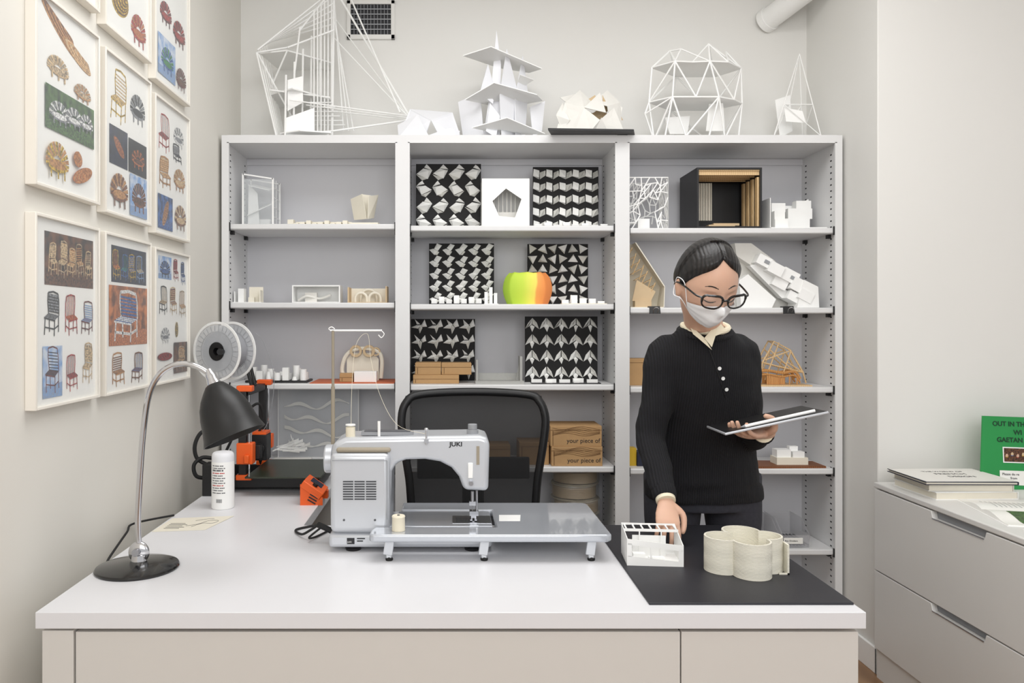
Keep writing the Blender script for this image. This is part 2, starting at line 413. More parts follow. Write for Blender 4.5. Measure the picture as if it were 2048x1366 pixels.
m.cyl((nx+.012,2.12,Z(984,2.1)),(nx+.012,2.12,.825),.0035,n=12).box(nx-.008,nx+.016,2.1,2.125,.822,.834)
m.obox((nx-.004,2.10,.8145),(.006,.03,.003)).obox((nx+.008,2.10,.8145),(.006,.03,.003)).box(nx-.004,nx+.01,2.105,2.12,.815,.824)
m.box(nx-.009,nx+.009,2.104,2.116,Z(1012,2.1),Z(1004,2.1))
m.build('needle_and_presser_foot','steel',t)
MB().box(nx-.055,nx+.05,2.07,2.15,.8095,.8103).build('needle_plate','steel',t)
m=MB()
for i in range(9): m.box(nx-.045+i*.004,nx-.043+i*.004,2.08,2.13,.8104,.8107)
for i in range(6): m.box(nx-.008+i*.003,nx-.0065+i*.003,2.095,2.125,.8104,.811)
m.build('feed_dog','grille',t)
m=MB(); a=X(945,2.1); m.cyl((a,2.1,1.045),(a,2.1,1.058),.016).cyl((a,2.1,1.058),(a,2.1,1.073),.0125).build('dial','greyp',t,bevel=.001)
MB().box(X(722,2.08),X(826,2.08),2.08,2.12,1.045,1.0535).build('top_handle_slot','greyp',t)
MB().box(X(728,2.08),X(820,2.08),2.085,2.115,1.0535,1.056).build('top_handle','greyd',t)
a=X(853,2.06); MB().cyl((a,2.05,1.025),(a,2.05,1.066),.003,n=10).box(a-.006,a+.006,2.046,2.055,1.03,1.04).ell((a,2.05,1.066),.006,.006,.004,12,8).build('thread_guide','chrome',t)
MB().box(X(953,2.05),X(959,2.05),2.0535,2.056,Z(930,2.05),Z(893,2.05)).build('take_up_slot','beige',t)
MB().box(X(936,2.05),X(946,2.05),2.05,2.056,Z(957,2.05),Z(926,2.05)).build('lamp_cover','white',t,bevel=.002)
MB().cyl((X(942,2.05),2.04,Z(966,2.05)),(X(942,2.05),2.056,Z(966,2.05)),.006).build('clamp_screw','steel',t)
text('JUKI',.016,(X(899,2.05),2.0545,Z(893,2.05)),RX,'text',t,'logo',sx=1.15,bold=.0005)
MB().box(X(694,2.04),X(709,2.04),2.0385,2.0405,Z(1088,2.04),Z(1076,2.04)).box(X(714,2.04),X(730,2.04),2.0385,2.0405,Z(1078,2.04),Z(1076,2.04)).box(X(714,2.04),X(726,2.04),2.0385,2.0405,Z(1083,2.04),Z(1081,2.04)).build('rating_label','text',t)
text('JUKI',.006,(X(695,2.04),2.038,Z(1085,2.04)),RX,'textw',t,'rating_text')
m=MB(); a=X(666,2.16); zt=Z(661,2.16)
m.tube([(a,2.16,.99),(a,2.16,1.17)],.0055,12).tube([(a,2.16,1.17),(a,2.16,zt)],.004,12)
m.build('thread_stand_pole','beige',t)
m=MB(); b_=X(764,2.16)
m.rod((a-.008,2.16,zt),(b_,2.16,zt),.0028).tube(cr([(b_-.002,2.16,zt),(b_+.006,2.16,zt-.01),(b_-.002,2.16,zt-.02),(b_-.01,2.16,zt-.012)],5),.0014,6).tube(cr([(a-.006,2.16,zt),(a-.012,2.16,zt+.005),(a-.004,2.16,zt+.01),(a+.005,2.16,zt+.004)],5),.0014,6)
m.build('thread_stand_bar','white',t)
MB().box(X(674,2.06),X(782,2.06),2.04,2.12,1.0045,1.017).build('spool_tray','beige',t,bevel=.006,seg=3)
MB().cyl((X(758,2.08),2.08,1.017),(X(758,2.08),2.08,1.083),.004,n=12).build('spool_pin','white',t)
m=MB(); m.tube(cr([q(702,860,2.08),q(704,770,2.12),q(712,690,2.15),q(735,668,2.16),q(742,720,2.15),q(760,790,2.12),q(795,850,2.08),q(853,868,2.05)],6),.0005,5)
m.build('loose_thread','thread',t)
m=MB(); m.tube(cr([(-.325,2.12,.775),(-.345,2.12,.785),(-.365,2.13,.79)],4),.008,12)
m.tube(cr([(-.365,2.13,.79),(-.39,2.15,.77),(-.42,2.18,.75),(-.45,2.25,.744),(-.40,2.3,.7445)],6),.0035,8); m.tube(cr([(-.36,2.13,.78),(-.39,2.13,.755),(-.38,2.17,.745),(-.35,2.25,.744)],6),.003,8)
m.build('power_cord','rubber',t)
c=(X(701,2.08),2.08,1.017)
t=thing('thread_spool','spool of cream thread on top of the sewing machine','thread spool',c)
MB().lathe([(.0145,0),(.0145,.003),(.006,.0035),(.006,.054),(.0135,.0545),(.0135,.058),(.004,.058)],c,n=28).build('bobbin','white',t)
MB().lathe([(.0065,.005),(.0128,.007),(.0128,.050),(.0065,.053)],c,n=28).build('thread_winding','thread',t)
# extension table
t=thing('extension_table','glossy grey extension table with small legs around the sewing machine','sewing table',(.1,2.1,DZ))
zt=.812
MB().slab([(-.198,1.95,.792),(.40,1.95,.792),(.412,1.962,.792),(.408,2.285,.792),(.395,2.30,.792),(-.14,2.30,.792),(-.14,2.212,.792),(.12,2.212,.792),(.12,2.025,.792),(-.198,2.025,.792),(-.205,2.0,.792),(-.205,1.96,.792)],.020,d=(0,0,1)).build('table_surface','silverd',t,bevel=.005,seg=3)
MB().slab([(.133,2.085,zt),(.19,2.085,zt),(.197,2.15,zt),(.137,2.15,zt)],.0005,d=(0,0,1)).build('label_card','white',t)
for a,b_ in((X(777,1.965),1.975),(X(968,1.965),1.975),(X(1183,1.965),1.975),(.36,2.27),(.05,2.27)):
    lg=MB().obox((a,b_,.773),(.024,.014,.038),Ry(8)).obox((a,b_,.756),(.014,.012,.02),Ry(-4)).build('leg','silver',t,bevel=.002)
    MB().lathe([(.009,0),(.01,.004),(.006,.009)],(a+.001,b_,DZ),n=16).build('rubber_foot','rubber',lg)
t=thing('thread_cone','small cream thread spool standing on the extension table','thread spool',(X(797,2.03),1.99,zt))
c=(X(797,1.99),1.99,zt+.0003)
MB().lathe([(.017,0),(.0175,.002),(.017,.004),(.0165,.034),(.0175,.036),(.016,.039),(.004,.039)],c,n=32).build('thread_winding','thread',t)
MB().cyl((c[0],c[1],zt+.0385),(c[0],c[1],zt+.041),.0035,n=12).build('core','greyd',t)
# ---------------------------------------------------------------- desk lamp
YL=1.908; lb=Vector((X(275,YL),YL,DZ))
t=thing('desk_lamp','black desk lamp with chrome curved neck and bell shade','lamp',lb)
MB().lathe([(.098,0),(.0995,.004),(.097,.008),(.085,.0115),(.05,.017),(.02,.021),(.0,.022)],lb,n=64,cap=False).face([(lb.x+.098*math.cos(a),lb.y+.098*math.sin(a),DZ) for a in [2*pi*i/64 for i in range(64)]]).build('base','blackgloss',t)
jx=X(278,YL)
MB().cyl((jx,YL,DZ+.016),(jx,YL,DZ+.035),.02,.017).ell((jx,YL,DZ+.04),.026,.012,.028,28,16).build('hinge_joint','chrome',t)
pts=[(278,1085),(276,1040),(280,950),(287,860),(298,790),(318,750),(345,731),(375,728),(402,737),(424,752)]
stem=[Vector((X(a,YL),YL,Z(b,YL))) for a,b in pts]
MB().tube(cr(stem,8),.0072,16).build('curved_neck','chrome',t)
m=MB(); m.cyl((jx,YL-.014,DZ+.045),(jx,YL-.024,DZ+.045),.009,n=20).build('hinge_screw','steel',t)
top=q(420,748,YL); dr=(q(470,862,YL)-top).normalized()+Vector((0,-.12,0)); dr.normalize()
Rm=dr.to_track_quat('Z','Y').to_matrix()
MB().lathe([(.008,-.012),(.012,0),(.014,.006),(.014,.014),(.017,.022),(.0175,.03)],top,Rm,n=32).build('chrome_socket','chrome',t)
m=MB(); pr=[(.016,.026),(.023,.03),(.033,.042),(.046,.06),(.056,.08),(.063,.105),(.068,.135),(.073,.155),(.078,.168)]
m.lathe(pr+[(r-.0025,z) for r,z in pr[::-1]],top,Rm,n=56,cap=False)
m.build('bell_shade','blackmatte',t)
m=MB(); c=top+dr*.10; m.lathe([(.004,-.05),(.014,-.04),(.018,-.01),(.028,.015),(.03,.03),(.024,.048),(.0,.056)],c,Rm,n=28).build('light_bulb','white',t)
MB().tube(cr([(jx-.09,YL+.02,DZ+.006),(X(228,2.02),2.0,DZ+.004),(X(262,2.25),2.22,DZ+.004),(X(268,2.32),2.32,DZ+.004),(-.868,2.42,DZ+.004)],8),.0032,8).build('power_cord','rubber',t)
t=thing('instruction_sheet','white instruction sheet with line drawing beside the lamp','paper',(-.78,2.3,DZ))
MB().slab([(-.868,2.24,DZ+.0005),(-.72,2.26,DZ+.0005),(-.68,2.42,DZ+.0005),(-.862,2.39,DZ+.0005)],.0015,d=(0,0,1)).build('sheet','cream',t)
m=MB(); z=DZ+.0022
for i in range(5): m.box(-.845,-.80+.01*(i%2),2.27+i*.014,2.273+i*.014,z,z+.0003)
m.tube(cr([(-.79,2.30,z),(-.76,2.32,z),(-.74,2.36,z),(-.71,2.36,z),(-.72,2.33,z),(-.75,2.33,z),(-.77,2.29,z)],5),.0006,4).tube(cr([(-.78,2.36,z),(-.75,2.38,z),(-.73,2.385,z)],5),.0006,4)
m.build('line_drawing','text',t)
YC=2.535; c=Vector((X(446,YC),YC,DZ))
t=thing('spray_can','white aerosol spray can with domed cap beside the printer','spray can',c)
MB().lathe([(.034,0),(.0365,.003),(.0365,.152),(.036,.1545)],c,n=40).build('can_body','white',t)
MB().lathe([(.0360,.1545),(.0360,.170),(.034,.179),(.029,.184),(.020,.186),(.0,.187)],c,n=40,cap=False).build('cap','whitecool',t)
m=MB()
for i in range(12):
    z=DZ+.142-i*.008
    for s_ in range(-4,3+(i%2)):
        a0=rad(-90+s_*9-8);a1=a0+rad(8 if (s_+i)%3 else 5)
        r=.0369; hgt=.005 if i==2 else .003
        m.face([(c.x+r*math.cos(a0),c.y+r*math.sin(a0),z),(c.x+r*math.cos(a1),c.y+r*math.sin(a1),z),(c.x+r*math.cos(a1),c.y+r*math.sin(a1),z+hgt),(c.x+r*math.cos(a0),c.y+r*math.sin(a0),z+hgt)],1 if i in(3,8) else 0)
for s_ in range(10):
    a0=rad(-108+s_*3);a1=a0+rad(1.5); r=.0371
    m.face([(c.x+r*math.cos(a0),c.y+r*math.sin(a0),DZ+.024),(c.x+r*math.cos(a1),c.y+r*math.sin(a1),DZ+.024),(c.x+r*math.cos(a1),c.y+r*math.sin(a1),DZ+.036),(c.x+r*math.cos(a0),c.y+r*math.sin(a0),DZ+.036)])
m.build('printed_text',['greyd','red'],t)
# ---------------------------------------------------------------- 3D printer
t=thing('printer','black and orange desktop 3D printer on the desk return','3D printer',(-.7,2.9,DZ))
gx=-.742
m=MB(); m.box(-.87,-.47,2.77,2.79,.755,.79).box(-.87,-.47,3.03,3.05,.755,.79).box(-.87,-.85,2.79,3.03,.75,.79).box(-.49,-.47,2.79,3.03,.75,.79)
m.box(-.87,-.79,2.70,2.769,DZ,.85).box(-.86,-.48,2.80,3.02,.746,.756)
for a in(-.86,-.5):
    for b_ in(2.77,3.03): m.box(a,a+.02,b_,b_+.02,DZ,.76)
m.build('base_frame','black',t,bevel=.002)
MB().box(-.715,-.45,2.68,3.03,.806,.812).build('heated_bed','bedsheet',t,bevel=.001)
MB().box(-.72,-.50,2.80,2.92,.791,.806).build('bed_carriage','black',t)
m=MB()
for b_ in(2.76,3.05): m.box(gx-.014,gx+.014,b_-.013,b_+.013,.79,1.112)
m.box(gx-.014,gx+.014,2.75,3.06,1.085,1.11)
m.build('gantry_frame','black',t,bevel=.002)
for b_ in(2.76,3.05): MB().cyl((gx+.022,b_,.79),(gx+.022,b_,1.09),.004,n=10).build('guide_rod','chrome',t)
for zz in(.87,.90): MB().cyl((gx+.024,2.76,zz),(gx+.024,3.05,zz),.004,n=10).build('guide_rod','chrome',t)
for b_ in(2.76,3.05):
    MB().box(gx-.020,gx+.036,b_-.018,b_+.018,1.103,1.124).build('orange_bracket','orange',t,bevel=.003)
    MB().box(gx-.022,gx+.034,b_-.02,b_+.02,.787,.806).build('orange_bracket','orange',t,bevel=.003)
MB().box(gx-.018,gx+.040,2.735,2.78,.845,.92).box(gx+.012,gx+.03,2.72,2.735,.85,.88).build('orange_carriage','orange',t,bevel=.003)
MB().box(gx-.018,gx+.040,3.035,3.07,.855,.91).build('orange_carriage','orange',t,bevel=.003)
m=MB(); m.box(gx+.01,gx+.065,2.84,2.91,.84,.935).box(gx+.03,gx+.055,2.825,2.84,.86,.90).lathe([(.02,0),(.02,.01)],(gx+.04,2.838,.885),Rx(90),n=24)
m.box(gx+.015,gx+.055,2.785,2.825,.855,.905)
m.cyl((gx+.035,2.87,.84),(gx+.035,2.87,.82),.008,.002,n=14)
e=m.build('extruder','black',t,bevel=.003)
MB().box(gx+.012,gx+.063,2.84,2.91,.936,.945).build('extruder_cover','orange',e)
R_=Ry(35); c=Vector((-.462,2.62,.790))
m=MB(); m.obox(c,(.080,.11,.026),R_); lc=m.build('control_unit','orange',t,bevel=.003)
pn=R_@Vector((0,0,1)); MB().obox(c+pn*.0135+Vector((0,.015,0)),(.045,.055,.001),R_).build('control_screen','navy',lc)
MB().cyl(c+pn*.013+Vector((0,-.035,0)),c+pn*.023+Vector((0,-.035,0)),.009,n=20).build('control_knob','black',lc)
for yy,th_ in((2.567,.004),(2.667,.03)): MB().slab([(-.50,yy,DZ),(-.425,yy,DZ),(-.425,yy,.765),(-.50,yy,.81)],th_,d=(0,1,0)).build('control_bracket','orange',t)
m=MB()
for i in range(4): m.obox((-.462+.004*i,2.566,.752+i*.009),(.03,.002,.004),Ry(30))
m.build('bracket_slots','black',t)
m=MB()
m.tube(cr([(-.86,2.78,.83),(-.905,2.76,.86),(-.915,2.76,.91),(-.895,2.78,.955),(-.85,2.80,.95),(-.80,2.82,.93)],6),.007,8)
m.tube(cr([(-.86,2.77,.79),(-.905,2.75,.80),(-.915,2.75,.84),(-.89,2.76,.865),(-.86,2.78,.86)],6),.007,8)
m.tube(cr([(gx+.03,2.87,.94),(gx+.045,2.87,1.0),(gx+.03,2.85,1.05),(gx-.02,2.84,1.0),(-.83,2.82,.86)],6),.005,8)
m.build('cable_loops','rubber',t)
sc=q(446,703,2.80)
m=MB(); m.tube([(gx,2.88,1.11),(gx-.02,2.87,1.20),(sc.x+.0,2.87,sc.z)],.007,8).cyl((sc.x,2.76,sc.z),(sc.x,2.93,sc.z),.011,n=20).tube([(gx,2.93,1.11),(gx-.02,2.925,1.2),(sc.x,2.925,sc.z)],.007,8).build('spool_holder','black',t)
MB().tube(cr([(sc.x+.10,2.85,sc.z+.07),(gx+.05,2.86,sc.z+.03),(gx+.085,2.87,1.15),(gx+.07,2.87,1.0),(gx+.04,2.87,.94)],8),.0011,6).build('filament_strand','greyp',t)
Rs=Rz(-24)@Rx(90)
s0=Vector((sc.x-.006,2.84,sc.z))
t=thing('filament_spool','clear plastic spool of grey filament mounted above the printer','filament spool',s0-Vector((0,0,.11)))
for k in(-.042,.042):
    m=MB(); m.lathe([(.100,-.002),(.109,-.002),(.109,.002),(.100,.002),(.100,-.002)],s0+Rs@Vector((0,0,k)),Rs,n=64,cap=False)
    fl=m.build('rim','white',t)
    MB().lathe([(.03,-.001),(.098,-.001),(.098,.001),(.03,.001),(.03,-.001)],s0+Rs@Vector((0,0,k)),Rs,n=64,cap=False).build('clear_flange','acry2',t)
    m=MB()
    m.lathe([(.072,-.0012),(.0732,-.0012),(.0732,.0012),(.072,.0012),(.072,-.0012)],s0+Rs@Vector((0,0,k)),Rs,n=56,cap=False)
    for i in range(30):
        a=2*pi*i/30; u=Vector((math.cos(a),math.sin(a),0)); m.rod(s0+Rs@(u*.076+Vector((0,0,k))),s0+Rs@(u*.094+Vector((0,0,k))),.0013)
    m.build('flange_ribs','greyp',fl)
MB().lathe([(.034,-.040),(.070,-.040),(.070,.040),(.034,.040),(.034,-.040)],s0,Rs,n=56,cap=False).build('filament_winding','filament',t)
MB().lathe([(.014,-.045),(.034,-.045),(.034,.045),(.014,.045),(.014,-.045)],s0,Rs,n=48,cap=False).build('hub','black',t)
# ---------------------------------------------------------------- office chair
Yc=2.72
t=thing('office_chair','black mesh office chair tucked behind the desk','chair',(.085,2.5,0))
def cp(px,py):
    p=q(px,py,Yc); u=(px-947)/147.; p.y+=-.05*(u*u)+.05; return p
loop=[(812,806),(840,790),(947,786),(1054,790),(1080,804),(1091,836),(1088,880),(1076,960),(1068,1030),(1040,1060),(947,1066),(854,1060),(826,1030),(818,960),(806,880),(803,836)]
MB().tube(cr([cp(*a) for a in loop],5,True),.0145,12,closed=True).build('backrest_frame','black',t)
vs=[];fs=[];NX,NZ=16,14
for j in range(NZ+1):
    py=792+270*j/NZ
    k=min(1,(py-783)/40.); xl=803+ (10*(1-k)) +max(0,(py-850))*.12; xr=1091-(10*(1-k))-max(0,(py-850))*.13
    for i in range(NX+1): vs.append(cp(xl+(xr-xl)*i/NX,py))
for j in range(NZ):
    for i in range(NX): a=j*(NX+1)+i; fs.append((a,a+1,a+NX+2,a+NX+1))
m=MB(); m.add(vs,fs); m.build('backrest_mesh','meshnet',t)
MB().box(-.12,.29,2.80,2.815,.78,.86).build('lumbar_support','black',t,bevel=.006)
MB().box(.045,.125,2.816,2.84,.42,.80).box(.045,.125,2.45,2.815,.40,.43).build('back_support','black',t,bevel=.008)
MB().box(-.16,.33,2.25,2.70,.44,.51).build('seat','black',t,bevel=.03,seg=4)
for a in(-.2,.345):
    m=MB(); m.box(a,a+.022,2.5,2.55,.431,.655).box(a-.02 if a<0 else a,a+.022 if a<0 else a+.042,2.40,2.64,.655,.68).build('armrest','rubber',t,bevel=.006)
MB().box(-.2,.367,2.48,2.56,.40,.43).build('arm_bracket','black',t)
MB().cyl((.085,2.5,.10),(.085,2.5,.40),.025).build('gas_column','black',t)
for i in range(5):
    a=2*pi*i/5+.3; e=Vector((.085+.28*math.cos(a),2.5+.28*math.sin(a),.075)); lg=MB().tube([(.085,2.5,.11),e],[.025,.016],10).build('base_leg','black',t)
    MB().cyl(e+Vector((-.012,0,-.045)),e+Vector((.012,0,-.045)),.03,n=20).cyl(e,e+Vector((0,0,-.04)),.008,n=8).build('caster','rubber',lg)
# ---------------------------------------------------------------- filing cabinet
fx=1.615
t=thing('filing_cabinet','white metal lateral filing cabinet at the right edge','filing cabinet',(1.86,2.48,0))
MB().box(fx+.022,2.10,2.02,2.93,.0,.722).build('body','cabinetmetal',t)
MB().box(fx,2.11,2.015,2.935,.722,.742).build('top_panel','cabinetmetal',t,bevel=.004)
for z0,z1 in((.114,.408),(.413,.718)):
    m=MB(); ya,yb,hb=2.318,2.584,.024
    m.slab([(fx,2.022,z0),(fx,2.928,z0),(fx,2.928,z1),(fx,yb,z1),(fx,yb-.008,z1-hb),(fx,ya+.008,z1-hb),(fx,ya,z1),(fx,2.022,z1)],.02,d=(1,0,0))
    dr_=m.build('drawer','cabinetmetal',t,bevel=.0015)
    MB().box(fx+.0195,fx+.0215,ya,yb,z1-hb-.004,z1).build('recessed_pull','greyp',dr_)
    MB().tube([(fx+.0,ya+.008,z1-hb),(fx+.0,yb-.008,z1-hb)],.0022,8).build('pull_lip','chrome',dr_)
MB().box(fx+.01,2.10,2.02,2.93,.0,.108).build('plinth','cabinetmetal',t)
CZ=.742
def book(x0,x1,y0,y1,z0,z1,cov,label,rz=0,name='book',group=None):
    cx,cy=(x0+x1)/2,(y0+y1)/2; t=thing(name,label,'book',(cx,cy,z0),group)
    Mx=Matrix.Translation((cx,cy,0))@Matrix.Rotation(rad(rz),4,'Z')@Matrix.Translation((-cx,-cy,0))
    th=.0022
    MB(Mx).box(x0,x1,y0,y1,z0,z0+th).box(x0,x1,y0,y1,z1-th,z1).box(x1-th,x1,y0,y1,z0+th,z1-th).build('cover',cov,t)
    MB(Mx).box(x0+.004,x1-.003,y0+.003,y1-.004,z0+th,z1-th).build('pages','cream',t); return t
g='books stacked on the filing cabinet'
book(1.66,1.95,2.64,2.88,CZ,CZ+.026,'white','thick white book at the bottom of the stack on the cabinet',2,group=g)
book(1.655,1.94,2.645,2.88,CZ+.026,CZ+.052,'offwhite','white book in the middle of the stack on the cabinet',-3,group=g)
bt=book(1.63,1.945,2.63,2.87,CZ+.052,CZ+.063,'navy','thin dark-edged book with printed cover on top of the stack',-1,group=g)
MB().box(1.632,1.943,2.634,2.866,CZ+.0632,CZ+.0638).build('cover_print','offwhite',bt)
for i,(w_,l) in enumerate((('THE WORLD OF',.02),('FRENCH',.03),('DESIGN',.028))):
    text(w_,l,(1.72+.02*i,2.80-.045*i,CZ+.0641),Matrix.Identity(3),'text',bt,'cover_title')
t=thing('open_book','open white book with a green picture lying on the cabinet','book',(1.80,2.42,CZ))
def page(sgn):
    pts=[]
    for i in range(9):
        u=i/8.; pts.append((u*.17*sgn,.004+.016*math.sin(pi*min(1,u*1.1+.12))*(1-u*.6)))
    return pts
Mx=Matrix.Translation((1.82,2.44,CZ))@Matrix.Rotation(rad(78),4,'Z')
for sgn in(-1,1):
    P=page(sgn); mm=MB(Mx); vs=[];fs=[]
    for u,z in P: vs+=[(u,-.14,z),(u,.12,z),(u,-.14,.001),(u,.12,.001)]
    for i in range(8):
        a=i*4; fs+=[(a,a+4,a+5,a+1),(a+2,a+3,a+7,a+6),(a,a+2,a+6,a+4),(a+1,a+5,a+7,a+3)]
    fs+=[(0,1,3,2),(32,34,35,33)]
    mm.add(vs,fs); pg=mm.build('pages','paper',t)
    mm=MB(Mx)
    if sgn<0:
        for i in range(2,7): mm.face([(P[i][0],-.03,P[i][1]+.0006),(P[i+1][0],-.03,P[i+1][1]+.0006),(P[i+1][0],.07,P[i+1][1]+.0006),(P[i][0],.07,P[i][1]+.0006)])
        mm.build('printed_picture','fine_grass',pg)
    else:
        for k in range(12):
            for i in range(1,7): mm.face([(P[i][0],-.09+k*.014,P[i][1]+.0006),(P[i+1][0],-.09+k*.014,P[i+1][1]+.0006),(P[i+1][0],-.088+k*.014,P[i+1][1]+.0006),(P[i][0],-.088+k*.014,P[i][1]+.0006)])
        mm.build('printed_text','greyp',pg)
MB(Mx).box(-.175,.175,-.144,.124,.0,.001).build('cover','white',t)
t=thing('loose_sheet','loose sheet of pale paper lying in front of the open book','paper',(1.79,2.2,CZ))
MB().slab([(1.66,2.08,CZ),(1.88,2.06,CZ),(1.90,2.25,CZ),(1.68,2.26,CZ)],.0012,d=(0,0,1)).build('sheet','paper',t)
m=MB()
for k in range(8): m.box(1.70,1.85-.02*(k%3),2.10+k*.016,2.1025+k*.016,CZ+.0012,CZ+.0015)
m.build('printed_text','greyp',t)
# green sign
Yg=2.80; xg=X(1961,Yg)
t=thing('green_sign','green sign with black lettering leaning on the wall above the cabinet','sign',(2.05,Yg,CZ))
Rg=Matrix.Rotation(rad(-6),3,'X')@Ry(2)
og=Vector((xg,Yg,CZ+.002))
hg=.265; wg=.40
MB().slab([og+Rg@Vector(v) for v in((0,0,0),(wg,0,0),(wg,0,hg),(.018,0,hg))],.006,d=(0,1,0)).build('panel','green',t)
def gs(u,v,k=.0012): return og+Rg@Vector((u,-k,v))
RT=Rg@RX
text('OUT IN TH',.024,gs(.052,hg-.034),RT,'greendk',t,'title_line',sx=.98,bold=.0005)
text('WI',.024,gs(.128,hg-.064),RT,'greendk',t,'title_line',bold=.0005)
text('GAETAN',.024,gs(.066,hg-.092),RT,'greendk',t,'title_line',bold=.0005)
def quadg(u0,v0,u1,v1,mat,name,k=.0006):
    MB().face([gs(u0,v0,k),gs(u1,v0,k),gs(u1,v1,k),gs(u0,v1,k)]).build(name,mat,t)
quadg(.086,.098,.22,.155,'white','picture_border'); quadg(.090,.102,.22,.151,'fine_brown','picture',.0009)
m=MB()
for i in range(5):
    c=gs(.10+i*.020,.124+.006*(i%2),.0013); m.ell(c,.005,.0004,.0065,12,8,i%2)
    m.ell(c+Vector((0,0,-.011)),.010,.0004,.008,12,8,2+i%3)
m.build('picture_figures',['skin','tan','fine_yellow','fine_blue','fine_red'],t)
quadg(.072,.018,.26,.070,'paper','note')
text('Please do re',.0125,gs(.08,.053),RT,'text',t,'handwriting'); text('from',.0125,gs(.11,.039),RT,'text',t,'handwriting'); text('1128 Fla',.0125,gs(.09,.024),RT,'text',t,'handwriting')
text('BELOVED',.010,gs(.035,.005),RT,'greendk',t,'bottom_line')
MB().box(2.14,2.15,Yg+.035,2.93,CZ,CZ+.15).build('easel_back','greendk',t)
